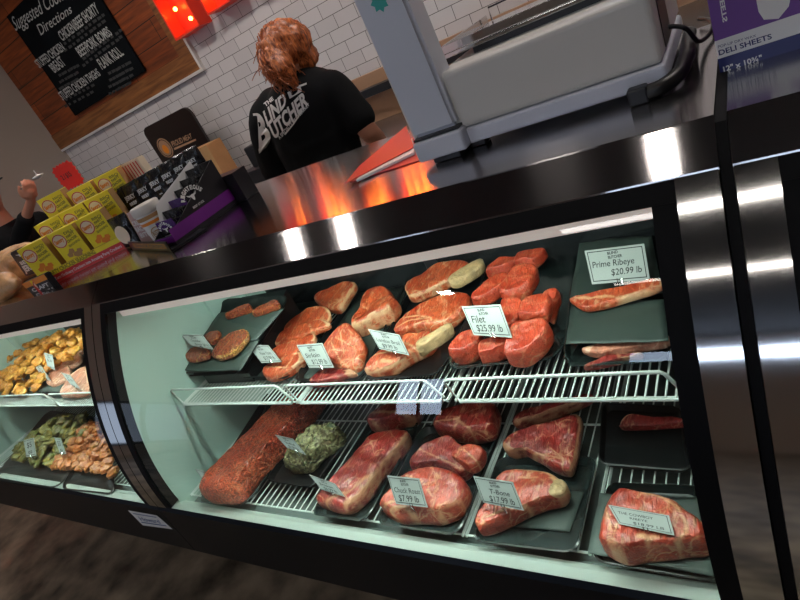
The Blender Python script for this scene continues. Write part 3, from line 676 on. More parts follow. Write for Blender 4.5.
FL = [('filet at the heap\'s far side nearest the rib bone', [(150, 285), (210, 210), (262, 182), (288, 205), (270, 262), (235, 300), (190, 320), (160, 312)], .035, .03),
      ('filet with a torn top edge behind the long middle filet', [(210, 185), (252, 118), (312, 120), (327, 140), (292, 182), (250, 192)], .03, .03),
      ('broad filet in the middle of the heap, upper half', [(288, 212), (320, 160), (382, 150), (412, 180), (402, 240), (372, 285), (302, 300), (270, 272)], .045, .03),
      ('filet just under the lamp housing above the broad one', [(330, 150), (345, 92), (432, 82), (442, 110), (412, 160), (370, 152)], .032, .03),
      ('shaded filet at the rear wall, paler of the two', [(340, 62), (400, 45), (462, 40), (452, 82), (345, 96)], .012, .03),
      ('shaded filet in the rear corner of the tray', [(470, 42), (557, 25), (560, 100), (485, 95)], .0, .035),
      ('filet standing directly behind the filet card', [(265, 302), (340, 298), (348, 370), (325, 432), (288, 420)], .035, .03),
      ('wide filet on the heap side facing the prime ribeye', [(345, 332), (380, 290), (430, 275), (468, 300), (468, 380), (440, 398), (350, 388)], .035, .03),
      ('narrow upright filet at the clear rim of the tray', [(446, 300), (456, 262), (502, 264), (498, 330), (490, 395), (462, 372)], .02, .03),
      ('rounded front filet under the corner of the filet card', [(55, 492), (80, 442), (130, 430), (182, 470), (176, 540), (112, 570), (62, 550)], .0, .04),
      ('front filet centred below the filet card', [(180, 472), (300, 450), (316, 482), (290, 540), (210, 570), (180, 540)], .002, .038),
      ('pale pink front filet, broadest of the heap', [(314, 402), (380, 390), (440, 395), (462, 450), (450, 520), (380, 575), (305, 560), (300, 480)], .012, .04)]
for l, p, dz, th in FL:
    mx_, my_ = sum(q[0] for q in p)/len(p), sum(q[1] for q in p)/len(p); p = [(mx_+(q[0]-mx_)*1.13, my_+(q[1]-my_)*1.13) for q in p]
    meat('filet_steak', l, 'filet steak', D_(*p), zb+dz, th, 'filet', .3, lump=.005, group='filets heaped in the clear tray')
meat('prime_ribeye', 'long prime ribeye strip lying on folded green paper below its card', 'steak', Q_((95, 325), (180, 310), (290, 292), (367, 280), (372, 315), (290, 342), (200, 368), (140, 372), (100, 342)), zt+.034, .016, 'beef', .25, seams=[(Q_((110, 330), (250, 330), (370, 300)), .006), (Q_((200, 350), (280, 340)), .004)])
meat('prime_ribeye', 'pale prime ribeye peeking out under the front green paper', 'steak', Q_((130, 482), (200, 467), (300, 462), (392, 460), (397, 485), (300, 497), (200, 508), (150, 500)), zt+.012, .016, 'pork', .1)
meat('prime_ribeye', 'thin reddish prime ribeye edge at the front of its tray', 'steak', Q_((135, 535), (200, 512), (290, 510), (315, 520), (225, 540), (150, 545)), zt+.004, .014, 'darkbeef', 0, rim=[(.3, .6, .2)])
meat('prime_ribeye', 'prime ribeye at the rear above the prime ribeye card', 'steak', Q_((133, 130), (180, 113), (330, 88), (342, 105), (240, 140), (150, 156)), zt+.03, .025, 'darkbeef', .2, seams=[(Q_((150, 140), (250, 125), (330, 100)), .004)])
# lower deck
zk = zl+.006
meat('ground_beef_loaf', 'long loaf of coarse ground beef on the lower deck', 'ground beef', [(204, 494), (206, 482), (217, 468), (226, 458), (236, 446), (253, 426), (268, 408), (285, 392), (318, 388), (318, 400), (299, 430), (286, 449), (270, 471), (258, 484), (246, 503), (234, 506), (215, 501)], zk, .07, 'ground', .0, lump=.006, lf=20, rings=20)
meat('stuffed_roll', 'herb and cheese topped stuffed roll beside the ground beef', 'stuffed meat', [(285, 456), (294, 440), (309, 425), (330, 423), (344, 434), (341, 447), (324, 458), (313, 472), (296, 471), (286, 464)], zk, .055, 'stuffed', .1, lump=.012, lf=60)
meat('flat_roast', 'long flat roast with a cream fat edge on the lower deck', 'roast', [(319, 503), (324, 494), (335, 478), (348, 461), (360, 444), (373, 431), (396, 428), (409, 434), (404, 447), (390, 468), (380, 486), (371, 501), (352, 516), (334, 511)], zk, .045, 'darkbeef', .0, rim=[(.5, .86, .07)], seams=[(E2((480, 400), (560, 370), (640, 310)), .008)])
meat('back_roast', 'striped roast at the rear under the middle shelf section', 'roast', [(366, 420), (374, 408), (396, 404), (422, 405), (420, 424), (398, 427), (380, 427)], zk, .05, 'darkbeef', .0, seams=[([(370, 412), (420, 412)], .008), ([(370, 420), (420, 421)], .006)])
meat('chuck_roast', 'thick chuck roast at the front behind the chuck roast card', 'roast', [(379, 501), (389, 487), (400, 473), (425, 465), (444, 470), (464, 482), (472, 497), (466, 516), (445, 526), (428, 524), (399, 519), (384, 509)], zk, .05, 'chuck', .1, seams=[(F_((120, 450), (180, 440), (230, 470), (290, 480), (330, 450)), .006), (F_((190, 310), (260, 340), (300, 400)), .003), (F_((340, 440), (420, 400), (450, 350)), .003), (F_((100, 430), (160, 420)), .005)])
meat('chuck_roast', 'chuck roast lying in the middle under the blue window reflection', 'roast', [(411, 455), (425, 441), (447, 434), (460, 446), (472, 458), (476, 473), (465, 482), (444, 470), (413, 467)], zk+.006, .04, 'darkbeef', .1, seams=[(F_((240, 200), (330, 240), (420, 280)), .003)])
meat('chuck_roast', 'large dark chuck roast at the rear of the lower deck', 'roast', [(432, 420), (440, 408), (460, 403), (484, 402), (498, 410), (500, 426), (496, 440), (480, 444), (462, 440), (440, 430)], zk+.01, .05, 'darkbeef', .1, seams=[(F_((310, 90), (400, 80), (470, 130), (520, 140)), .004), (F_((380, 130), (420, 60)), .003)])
meat('chuck_roast', 'small dark red roast end tucked beside the rear chuck roast', 'roast', [(450, 453), (458, 446), (471, 444), (486, 454), (484, 468), (474, 474), (460, 464)], zk+.03, .03, 'chuck', .1, seams=[([(464, 450), (478, 462), (470, 470)], .003)])
meat('t_bone_steak', 'thick T-bone steak at the front with cream fat and bone at its tip', 'steak', [(478, 520), (486, 504), (492, 488), (496, 475), (507, 468), (523, 467), (545, 472), (562, 484), (570, 496), (568, 506), (547, 510), (526, 518), (507, 528), (486, 535), (479, 530)], zk+.006, .036, 'chuck', .1, rim=[(.3, .62, .13)], seams=[(G_((60, 440), (150, 400), (240, 390), (310, 390)), .0035), (G_((180, 290), (260, 290), (320, 330)), .003)], bones=[([(557, 487), (566, 488), (572, 497), (568, 506), (556, 507), (552, 500)], .002)])
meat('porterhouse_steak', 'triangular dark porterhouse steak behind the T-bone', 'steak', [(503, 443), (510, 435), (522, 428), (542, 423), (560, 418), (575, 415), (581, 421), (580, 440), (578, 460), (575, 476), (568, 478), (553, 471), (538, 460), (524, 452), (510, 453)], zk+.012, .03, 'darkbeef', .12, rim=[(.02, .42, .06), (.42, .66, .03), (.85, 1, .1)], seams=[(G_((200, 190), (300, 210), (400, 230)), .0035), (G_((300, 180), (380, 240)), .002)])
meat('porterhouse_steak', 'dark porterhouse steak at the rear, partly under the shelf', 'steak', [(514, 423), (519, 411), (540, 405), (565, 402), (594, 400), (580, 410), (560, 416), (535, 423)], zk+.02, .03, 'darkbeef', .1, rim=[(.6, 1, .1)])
meat('cowboy_ribeye', 'very thick cowboy ribeye with its card lying on top', 'steak', H_((95, 290), (105, 180), (140, 100), (180, 70), (280, 85), (380, 120), (450, 160), (500, 220), (570, 280), (605, 350), (598, 400), (520, 405), (440, 412), (300, 415), (220, 425), (150, 395), (100, 345)), zl+.024, .05, 'chuck', .05, rim=[(.17, .5, .05)],
     seams=[(H_((290, 105), (380, 125), (440, 165), (480, 230), (490, 290), (440, 320)), .004), (H_((140, 340), (190, 370), (250, 380)), .006), (H_((280, 300), (310, 320), (340, 310)), .009), (H_((460, 380), (520, 350), (580, 340)), .013), (H_((450, 400), (540, 390)), .011), (H_((110, 150), (140, 250), (130, 330)), .003), (H_((170, 250), (150, 320), (200, 370)), .003)])
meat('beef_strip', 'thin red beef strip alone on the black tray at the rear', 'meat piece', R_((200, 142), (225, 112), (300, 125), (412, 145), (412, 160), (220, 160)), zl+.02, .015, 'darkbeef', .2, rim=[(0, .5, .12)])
# ---------------- price cards
def card(px, zc, label, lines, sy=.9, brand=True):
    c = onz(sum(p[0] for p in px)/4, px[3][1]*.5+px[2][1]*.5, zc)
    Q = [onz(a, b, zc, sy, c.y) for a, b in px]
    f, n = quadmap(*Q)
    bm = bmesh.new(); t = n*.0012
    A = [bm.verts.new(q) for q in Q]; B = [bm.verts.new(q-t) for q in Q]
    bm.faces.new(A); bm.faces.new(B[::-1])
    for i in range(4): bm.faces.new((A[i], A[(i+1) % 4], B[(i+1) % 4], B[i]))
    me = mesh(bm); r = empty('price_card', (Q[2]+Q[3])/2-t, label, 'price card')
    link('card', me, M['card'], r)
    fo, _ = quadmap(*Q, off=.0008)
    def b(bm):
        a, c_ = .035, .06
        for p in ([(a, c_), (1-a, c_), (1-a, c_+.025), (a, c_+.025)], [(a, 1-c_-.025), (1-a, 1-c_-.025), (1-a, 1-c_), (a, 1-c_)], [(a, c_), (a+.014, c_), (a+.014, 1-c_), (a, 1-c_)], [(1-a-.014, c_), (1-a, c_), (1-a, 1-c_), (1-a-.014, 1-c_)]): poly(bm, fo, p)
        if brand:
            put_text(bm, 'BLIND', fo, .38, .56, .8, .88, rise=.02, thick=.03); put_text(bm, 'BUTCHER', fo, .38, .62, .68, .76, rise=.02, thick=.03)
        for (s, u0, u1, v0, v1) in lines: put_text(bm, s, fo, u0, u1, v0, v1, shear=.15, thick=.006, rise=.02)
    flat('card_lettering', M['ink'], r, b)
    # clip wire holding the card
    bm = bmesh.new(); p0 = f(.5, .0)-t; tube(bm, [f(.46, .1)+n*.001, f(.46, -.03), p0-Vector((0, 0, .02)), f(.54, -.03), f(.54, .1)+n*.001], .0009, 5); link('card_clip', mesh(bm), M['chrome'], r)
    return r
zc = zt+.03
card([(180, 334.5), (202, 334.5), (213.5, 349.5), (191.7, 345.7)], .975, 'slanted price card over the dark reddish patty', [('Cheddar', .25, .7, .42, .58), ('Burger $8 lb', .3, .9, .14, .32)])
card([(247, 344.7), (268, 345), (281.7, 362), (261.5, 363)], zc+.02, 'small price card reading New York beside the green papers', [('New York', .3, .85, .42, .6), ('$17.99 lb', .3, .85, .14, .34)])
card([(296.4, 345), (322, 343), (334, 367.6), (309, 367.6)], zc+.02, 'price card between the strip steaks and the pointed sirloin', [('Sirloin', .12, .7, .42, .6), ('$12.99 lb', .25, .85, .14, .34)])
card([(368, 329), (399, 334.5), (409.4, 355.4), (379.4, 349)], zc+.025, 'price card reading London Broil', [('London Broil', .1, .88, .42, .6), ('$9.99 lb', .2, .7, .14, .34)])
card([(461.5, 306.5), (500.2, 304.2), (512.3, 337.8), (473.8, 335)], zc+.04, 'price card reading Filet on the heap of filets', [('Filet', .12, .48, .42, .66), ('$25.99 lb', .16, .84, .14, .36)])
card([(584.5, 250.8), (644, 243.6), (649.8, 279.4), (592, 284.2)], zc+.02, 'large price card reading Prime Ribeye on dark green paper', [('Prime Ribeye', .08, .8, .46, .64), ('$20.99 lb', .38, .9, .2, .38)])
zc = zl+.05
card([(194.7, 468.8), (210.3, 472.5), (223, 487), (205.7, 483.5)], zc, 'small slanted price card at the front end of the ground beef', [('Ground', .25, .8, .42, .6), ('$5.99 lb', .25, .8, .14, .34)])
card([(274.6, 434.6), (292.6, 438.5), (306, 455), (286.6, 447.5)], zc+.03, 'small slanted price card leaning on the stuffed roll', [('Stuffed', .25, .8, .42, .6), ('$9.99 lb', .25, .8, .14, .34)])
card([(309, 474.5), (334.6, 483.5), (345, 497), (321, 489.5)], zc+.01, 'slanted price card across the front of the flat roast', [('Brisket', .2, .75, .42, .6), ('$6.99 lb', .25, .8, .14, .34)])
card([(387, 475.4), (419, 478.5), (427.6, 507.5), (396, 503.9)], zc+.02, 'price card reading Chuck Roast', [('Chuck Roast', .1, .92, .42, .6), ('$7.99 lb', .16, .8, .12, .34)])
card([(473.2, 476), (512.7, 482), (523.9, 510.7), (483.3, 502.7)], zc+.02, 'price card reading T-Bone', [('T-Bone', .3, .8, .42, .6), ('$17.99 lb', .22, .85, .12, .34)])
card([(607.8, 504.7), (669, 515.5), (674.4, 535.5), (619, 523.8)], zl+.079, 'price card reading The Cowboy Ribeye lying on the thick steak', [('THE COWBOY', .12, .72, .58, .72), ('RIBEYE', .28, .6, .38, .5), ('$18.99 LB', .3, .85, .14, .28)], sy=.25, brand=False)
# ---------------- left case contents
def lump_mesh(seed, sx, sy_, sz, amp=.25, sub=3):
    bm = bmesh.new(); bmesh.ops.create_icosphere(bm, subdivisions=sub, radius=1)
    fat = bm.verts.layers.float.new('fat')
    for v in bm.verts:
        d = v.co.normalized(); k = 1+amp*noise.noise(d*1.7+Vector((seed, 0, 0)))*1.6+amp*.4*noise.noise(d*5+Vector((0, seed, 0)))
        v.co = Vector((d.x*sx*k, d.y*sy_*k, max(d.z, -.75)*sz*k)); v[fat] = max(0, noise.noise(d*3+Vector((seed, 5, 0)))-.15)
    me = bpy.data.meshes.new('lump'); bm.to_mesh(me); bm.free()
    for p in me.polygons: p.use_smooth = True
    return me
def inpoly(x, y, P):
    c = False; j = len(P)-1
    for i in range(len(P)):
        if (P[i][1] > y) != (P[j][1] > y) and x < (P[j][0]-P[i][0])*(y-P[i][1])/(P[j][1]-P[i][1])+P[i][0]: c = not c
        j = i
    return c
def pile(name, label, cat, group, m, P, z, n, size, layers, seed, step=9):
    rnd = random.Random(seed); protos = []
    for k in range(4):
        me = lump_mesh(seed*3.1+k*7.7, size*(.95+.3*rnd.random()), size*(.75+.3*rnd.random()), size*.6, .3); me.materials.append(M[m]); protos.append(me)
    pts = []; k = 0; (wx0, wx1, wy0, wy1, hmax) = layers
    while len(pts) < n and k < 60000:
        k += 1; x, y = rnd.uniform(wx0, wx1), rnd.uniform(wy0, wy1); hz = size*.35+rnd.random()**.6*hmax*min(1, (y-wy0+.04)/.18)
        q = Vector((x, y, z+hz)); d = q-Vector((0, 0, H)); w = Vector((d.dot(ix), d.dot(iy), d.dot(iz)))
        if not inpoly(400+F*w.x/w.z, 300+F*w.y/w.z, P): continue
        if any((q-a).length < size*1.25 for a in pts): continue
        pts.append(q)
    base = None
    for i, q in enumerate(pts):
        if base is None: o = bpy.data.objects.new(name, protos[0]); base = o
        else: o = base.copy(); o.data = protos[i % 4]
        C.objects.link(o); o.location = q; o.rotation_euler = (rnd.uniform(-.4, .4), rnd.uniform(-.4, .4), rnd.uniform(0, 6.28))
        tag(o, label, cat, group)
def ltray(px, z, label): return tray(px, z, label, h=.014)
ltray([(-60, 402), (36, 396), (112, 325), (40, 322)], zt, 'wide black tray under the yellow chicken pieces')
ltray([(40, 398), (92, 398), (140, 330), (110, 328)], zt, 'black tray under the pink pork slices')
sheet([(22, 392), (60, 392), (100, 335), (84, 333)], zt+.016, 'green paper edge between the yellow chicken and the pork slices')
pile('chicken_piece', 'yellow marinated chicken piece heaped in the far case', 'chicken piece', 'yellow chicken pieces heaped on the upper shelf', 'chicken', [(-40, 396), (-40, 362), (5, 352), (30, 340), (60, 332), (84, 327), (84, 346), (52, 374), (30, 396)], zt+.012, 130, .023, (-3.0, -1.6, .72, 1.08, .085), 3)
for i, (l, p) in enumerate((('pink pork slice at the rear of its tray beside the case frame', [(60, 355), (72, 345), (84, 342), (86, 352), (74, 360)]),
        ('pink pork slice overlapped by two small price cards', [(52, 366), (64, 354), (80, 354), (82, 364), (66, 373)]),
        ('pink pork slice with a pale edge at the middle of its tray', [(46, 381), (52, 368), (68, 366), (72, 378), (56, 388)]),
        ('pale pork slice at the front of its tray', [(60, 392), (70, 374), (86, 366), (92, 386), (88, 396), (68, 397)]))):
    meat('pork_slice', l, 'pork slice', p, zt+.018-.002*i, .02, 'pork', .15, rim=[(.1, .5, .15)])
ltray([(-6, 482), (62, 492), (104, 420), (50, 412)], zl, 'black tray under the vegetable skewers')
ltray([(62, 492), (118, 498), (112, 430), (104, 420)], zl, 'black tray under the orange marinated skewers')
pile('vegetable_skewer_piece', 'green and yellow vegetable piece on the skewers of the far case', 'vegetable piece', 'vegetable pieces on the lower deck', 'veg', [(6, 466), (12, 452), (40, 425), (84, 412), (88, 430), (50, 474), (20, 476)], zl+.01, 90, .021, (-3.0, -1.6, .56, 1.08, .06), 5)
pile('marinated_meat_piece', 'orange marinated meat piece on the skewers of the far case', 'meat piece', 'orange marinated pieces on the lower deck', 'orange_meat', [(46, 478), (66, 450), (84, 425), (96, 425), (110, 460), (124, 486), (80, 484)], zl+.01, 90, .021, (-2.6, -1.565, .56, 1.08, .06), 9)
for l, q, z_ in (('small price card stuck upright in the yellow chicken', [(43.7, 352.5), (52.5, 355), (55, 370), (47.5, 366)], zt+.07), ('slanted price card among the yellow chicken at the picture edge', [(7.5, 361), (16, 366), (24, 381), (15, 375)], zt+.05),
        ('slanted grey price card on the green paper beside the chicken', [(34, 365), (41, 365.5), (51, 381), (42.5, 377.5)], zt+.04), ('slanted price card on the pink pork slices', [(61, 372.5), (70, 375), (80, 389), (71, 385)], zt+.05)):
    card(q, z_, l, [('$6.99', .2, .8, .4, .6)])
for l, q in (('price card standing on the green vegetable skewers', [(23.4, 440.5), (33.6, 437.5), (36, 455.5), (26.4, 457)]), ('price card standing between vegetable and orange skewers', [(54, 437.5), (60.6, 438.4), (66, 454), (60, 454)])):
    card(q, zl+.06, l, [('$5', .25, .75, .5, .8), ('ea', .3, .7, .15, .4)], brand=False)
# ================================================================== ON THE COUNTER
ZT = 1.25
def plane_px(P0, n, off=0):
    P0 = Vector(P0)
    def g(px, py):
        r = ray(px, py); o = Vector((0, 0, H)); return o + r*((P0-o).dot(n)/r.dot(n))
    return g
# yellow cracker seasoning boxes in a stepped counter display, turned towards the customer
YO = onz(50, 286, ZT); YO.z = ZT
yu = Vector((.804, .595, 0)).normalized(); yv = Vector((-.595, .804, 0)).normalized()
def yf(u, z, d): return YO + yu*u + yv*d + Vector((0, 0, z-ZT))
def face(u0, w, z0, z1, d): return lambda u, v: yf(u0+w*u, z0+(z1-z0)*v, d)
r = empty('counter_display_tray', tuple(YO), 'red and yellow cardboard display tray holding the yellow seasoning boxes', 'counter display')
bm = bmesh.new()
obox(bm, yf(-.035, ZT, -.012), yu, yv, .315, .006, ZT+.0006, 1.292); obox(bm, yf(-.035, ZT, -.006), yu, yv, .006, .246, ZT+.0006, 1.285)
obox(bm, yf(.274, ZT, -.006), yu, yv, .006, .246, ZT+.0006, 1.285); obox(bm, yf(-.029, ZT, -.006), yu, yv, .303, .246, ZT+.0006, 1.256)
obox(bm, yf(-.029, ZT, .058), yu, yv, .303, .18, 1.2561, 1.292); obox(bm, yf(-.029, ZT, .13), yu, yv, .303, .11, 1.2921, 1.335)
link('tray_body', mesh(bm), M['kraft'], r)
ff = face(-.035, .315, ZT+.0006, 1.292, -.0125)
flat('red_band', M['red_print'], r, lambda bm: poly(bm, ff, [(0, 0), (1, 0), (1, .62), (0, .62)]))
flat('yellow_band', M['yellow'], r, lambda bm: poly(bm, ff, [(0, .62), (1, .62), (1, 1), (0, 1)]))
ff2 = face(-.035, .315, ZT+.0006, 1.292, -.0131)
flat('band_lettering', M['white_print'], r, lambda bm: put_text(bm, 'Turn Ordinary Crackers into Amazing Party Crackers', ff2, .22, .97, .22, .44, thick=.01))
flat('title_lettering', M['olive'], r, lambda bm: put_text(bm, 'PARTY CRACKER SEASONING', ff2, .2, .72, .66, .96, thick=.03))
def roundel(parent, f0, f1, f2_, cu, cv, ru, rv):
    flat('logo_roundel', M['cream'], parent, lambda bm: disc(bm, f0, cu, cv, ru, rv))
    def rr(bm): disc(bm, f1, cu, cv, ru*.98, rv*.98, 24, .88)
    flat('logo_ring', M['red_print'], parent, rr)
    flat('logo_lettering', M['orange_print'], parent, lambda bm: put_text(bm, 'Savory', f2_, cu-ru*.7, cu+ru*.7, cv-rv*.25, cv+rv*.3, thick=.05, rise=.02))
roundel(r, face(-.035, .315, ZT, 1.292, -.0135), face(-.035, .315, ZT, 1.292, -.0139), face(-.035, .315, ZT, 1.292, -.0143), .085, .55, .08, .5)
def ybox(u0, z0, d, label, flav, w=.084, h=.13, dep=.05):
    q = yf(u0, z0, d); r = empty('seasoning_box', tuple(q), label, 'box')
    bm = bmesh.new(); obox(bm, q, yu, yv, w, dep, z0, z0+h, .0008); link('carton', mesh(bm), M['yellow'], r)
    bm = bmesh.new(); obox(bm, yf(u0+w, z0, d+.002), yu, yv, .0009, dep-.004, z0+.002, z0+h-.002); link('side_panel', mesh(bm), M['kraft'], r)
    F0, F1, F2 = (face(u0, w, z0, z0+h, d-.0006*k) for k in (1, 2, 3))
    roundel(r, F0, F1, F2, .28, .76, .25, .17)
    def sk(bm):
        put_text(bm, flav, F0, .58, .95, .84, .9, thick=.02); put_text(bm, 'PARTY', F0, .58, .93, .74, .8, thick=.04, rise=.04); put_text(bm, 'CRACKER', F0, .5, .93, .64, .7, thick=.04, rise=.04); put_text(bm, 'SEASONING', F0, .45, .93, .54, .59, thick=.03, rise=.04)
    flat('front_lettering', M['olive'], r, sk)
    rn = random.Random(u0*99+z0)
    flat('cracker_picture', M['orange_print'] if flav != 'DILL' else M['kraft'], r, lambda bm: [poly(bm, (lambda k: (lambda u, v: F0(u, v)-yv*(.00008*k)))(j), [(a+.12*math.cos(t+x), b+.07*math.sin(t+x)) for x in (0, 1.2, 2.5, 3.7, 5)]) for j, (a, b, t) in enumerate(((.3, .38, .2), (.5, .34, 1), (.68, .38, 2), (.42, .45, .6), (.6, .3, 1.5)))])
    return r
zb0 = 1.2565
ybox(-.012, zb0, 0, 'yellow seasoning box at the outer end of the front row, near the bread', 'RANCH')
ybox(.092, zb0, 0, 'yellow seasoning box in the middle of the front row with a brown cracker', 'DILL')
ybox(.19, zb0, 0, 'yellow seasoning box at the front row end beside the black pouches', 'BBQ')
z2 = 1.2925
ybox(.045, z2, .06, 'yellow seasoning box in the second row showing only its logo top', 'RANCH'); ybox(.132, z2, .06, 'yellow seasoning box in the second row above the brown-cracker box', 'DILL'); ybox(.222, z2, .06, 'yellow seasoning box in the second row leaning out past the black pouches', 'BBQ')
z3 = 1.3355
ybox(.062, z3+.018, .14, 'highest yellow seasoning box, in the back row beside the hand', 'RANCH'); ybox(.158, z3, .14, 'yellow seasoning box in the back row under the fluorescent red sign', 'DILL'); ybox(.255, z3, .14, 'yellow seasoning box at the back row end beside the striped packets', 'BBQ')
bm = bmesh.new(); obox(bm, yf(.062, z3, .145), yu, yv, .08, .04, z3, z3+.0175); tag(link('kraft_spacer', mesh(bm), M['kraft']), 'small kraft spacer beneath the highest yellow box', 'cardboard spacer')
# striped packets
def slab_px(name, label, cat, px, y, m, th=.02, stripes=None, group=None, yaw=0):
    Q = [ony(a, b, y) for a, b in px]; f, n = quadmap(*Q)
    r = empty(name, tuple((Q[2]+Q[3])/2), label, cat, group)
    bm = bmesh.new(); G = []
    for lay, k in ((0, 0.), (1, 1.)):
        A = [bm.verts.new(q - n*th*k) for q in Q]; G.append(A)
    bm.faces.new(G[0]); bm.faces.new(G[1][::-1])
    for i in range(4): bm.faces.new((G[0][i], G[0][(i+1) % 4], G[1][(i+1) % 4], G[1][i]))
    bmesh.ops.bevel(bm, geom=bm.edges[:], offset=min(.003, th*.3), segments=2, affect='EDGES')
    link('packet_body', mesh(bm), M[m], r)
    return r, (lambda k: quadmap(*Q, off=.0007*k)[0])
r, g = slab_px('striped_packet', 'cream and red striped packet behind the back row of yellow boxes', 'packet', [(119, 166), (136, 158), (163, 196), (144, 205)], 1.16, 'cream', .03)
flat('packet_stripes', M['red_print'], r, lambda bm: [poly(bm, g(1), [(a, .1), (a+.06, .1), (a+.06, .95), (a, .95)]) for a in (.1, .25, .4, .55, .7, .85)])
# black jerky pouches in a row, with pale lettering
def pouch(name, label, cat, px, y, m, th=.018, txt=(), tm='white_print', group=None):
    Q = [ony(a, b, y) for a, b in px]; f, n = quadmap(*Q); w = (Q[1]-Q[0]).length
    r = empty(name, tuple((Q[2]+Q[3])/2), label, cat, group); bm = bmesh.new(); N = 10
    def pt(u, v, s):
        e = max(0, min(1, 4*u*(1-u)*1.2))*max(0, min(1, (1-v)*3.5)); return f(u, v)-n*th*.5+n*(s*th*.5*(.12+.88*e)+noise.noise(Vector((u*4, v*6, px[0][0])))*.0012)
    G = [[[bm.verts.new(pt(i/N, j/N, s)) for i in range(N+1)] for j in range(N+1)] for s in (1, -1)]
    for g_ in G:
        for j in range(N):
            for i in range(N): bm.faces.new((g_[j][i], g_[j][i+1], g_[j+1][i+1], g_[j+1][i]))
    per = [(0, i) for i in range(N)]+[(j, N) for j in range(N)]+[(N, N-i) for i in range(N)]+[(N-j, 0) for j in range(N)]
    for k in range(len(per)):
        a, b = per[k], per[(k+1) % len(per)]; bm.faces.new((G[0][a[0]][a[1]], G[0][b[0]][b[1]], G[1][b[0]][b[1]], G[1][a[0]][a[1]]))
    link('pouch_body', mesh(bm), M[m], r, True)
    fo = quadmap(*Q, off=.002)[0]
    if txt: flat('pouch_lettering', M[tm], r, lambda bm: [put_text(bm, s, fo, a, b, c, d, thick=.03, arc=ar) for s, a, b, c, d, ar in txt])
    return r, fo
for i in range(7):
    t = i/6; ax, ay = 104+(178-104)*t, 196+(154-196)*t; bx, by = ax+13.5, ay-7.2
    dx_, dy_ = 17-2*t, 27-3*t
    pouch('jerky_pouch', ['black jerky pouch nearest the yellow boxes, first of the rear row', 'second black jerky pouch of the rear row from the yellow boxes', 'third black jerky pouch of the rear row, above the pink pouch', 'fourth black jerky pouch of the rear row, behind the white cup lid', 'fifth black jerky pouch of the rear row, behind the cup', 'sixth black jerky pouch of the rear row, in front of the round board logo', 'last black jerky pouch of the rear row, beside the cardboard box'][i],
          'snack pouch', [(ax, ay), (bx, by), (bx+dx_, by+dy_), (ax+dx_, ay+dy_)], 1.08, 'black_bag', .03, [('JERKY', .15, .85, .5, .64, 0), ('BEEF', .25, .75, .3, .4, 0), ('oz', .4, .6, .12, .18, 0)])
bm = bmesh.new(); bbox(bm, -1.72, -1.2, 1.066, 1.12, ZT+.0006, 1.33, .001); tag(link('jerky_carton', mesh(bm), M['black_card']), 'long black carton holding up the rear row of jerky pouches', 'carton')
# purple-striped counter carton with steer logo
PX0, PX1, PYA, PYB = -1.312, -1.235, .825, 1.06
r = empty('purple_stick_carton', ((PX0+PX1)/2, PYA, ZT), 'open black carton with a wide purple stripe and white steer logo', 'counter display')
side = [(PYA, ZT+.0006), (PYB, ZT+.0006), (PYB, 1.384), (PYA, 1.282)]
bm = bmesh.new(); prism(bm, side, 'x', PX1-.003, PX1); prism(bm, side, 'x', PX0, PX0+.003)
bbox(bm, PX0+.0031, PX1-.0031, PYA, PYA+.003, ZT+.0006, 1.282); bbox(bm, PX0+.0031, PX1-.0031, PYB-.003, PYB, ZT+.0006, 1.384); bbox(bm, PX0+.0031, PX1-.0031, PYA+.0031, PYB-.0031, ZT+.0006, 1.254)
link('carton', mesh(bm), M['black_card'], r)
sf = lambda k: (lambda u, v: Vector((PX1+.0006*k, PYA+(PYB-PYA)*u, ZT+.0006+.134*v)))
bm = bmesh.new(); prism(bm, [(PYA+.02, ZT+.01), (PYB-.005, ZT+.01), (PYB-.005, 1.402), (PYA+.06, 1.352)], 'x', PX0+.0032, PX0+.0044); link('white_inner_panel', mesh(bm), M['white_print'], r)
flat('purple_stripe', M['purple'], r, lambda bm: poly(bm, sf(1), [(0.0, .1), (1, .1), (1, .34), (0.0, .34)]))
flat('front_stripe', M['purple'], r, lambda bm: poly(bm, lambda u, v: Vector((PX0+(PX1-PX0)*u, PYA-.0006, ZT+.0006+.03*v)), [(0, .45), (1, .45), (1, 1), (0, 1)]))
def steer(bm, f, u, v, s, asp=1.0):
    P = [(-.9, .55), (-.5, .3), (-.25, .3), (0, .34), (.25, .3), (.5, .3), (.9, .55), (.62, .12), (.3, .05), (.16, -.45), (0, -.62), (-.16, -.45), (-.3, .05), (-.62, .12)]
    vs = [bm.verts.new(f(u+a*s, v+b*s*asp)) for a, b in P]
    c = bm.verts.new(f(u, v+.05*s*asp))
    for i in range(len(vs)): bm.faces.new((c, vs[i], vs[(i+1) % len(vs)]))
def arc_text(bm, s, f, cu, cv, ru, rv, a0, a1, h, hv):
    n = len(s)
    for i, ch in enumerate(s):
        a = math.radians(a0+(a1-a0)*(i+.5)/n); dx_, dy_ = math.sin(a), math.cos(a)
        g = lambda p, q: f(cu+(ru+q*h)*dx_+p*h*.9*dy_, cv+(rv+q*hv)*dy_-p*hv*.9*dx_)
        put_text(bm, ch, g, -.38, .38, 0, .9, thick=.05)
def stl(bm): steer(bm, sf(2), .5, .6, .085, 1.5); arc_text(bm, 'RIGHTEOUS', sf(2), .5, .54, .13, .19, -75, 75, .055, .085); put_text(bm, 'BEEF STICK', sf(2), .42, .6, .4, .44, thick=.02)
flat('steer_logo', M['white_print'], r, stl)
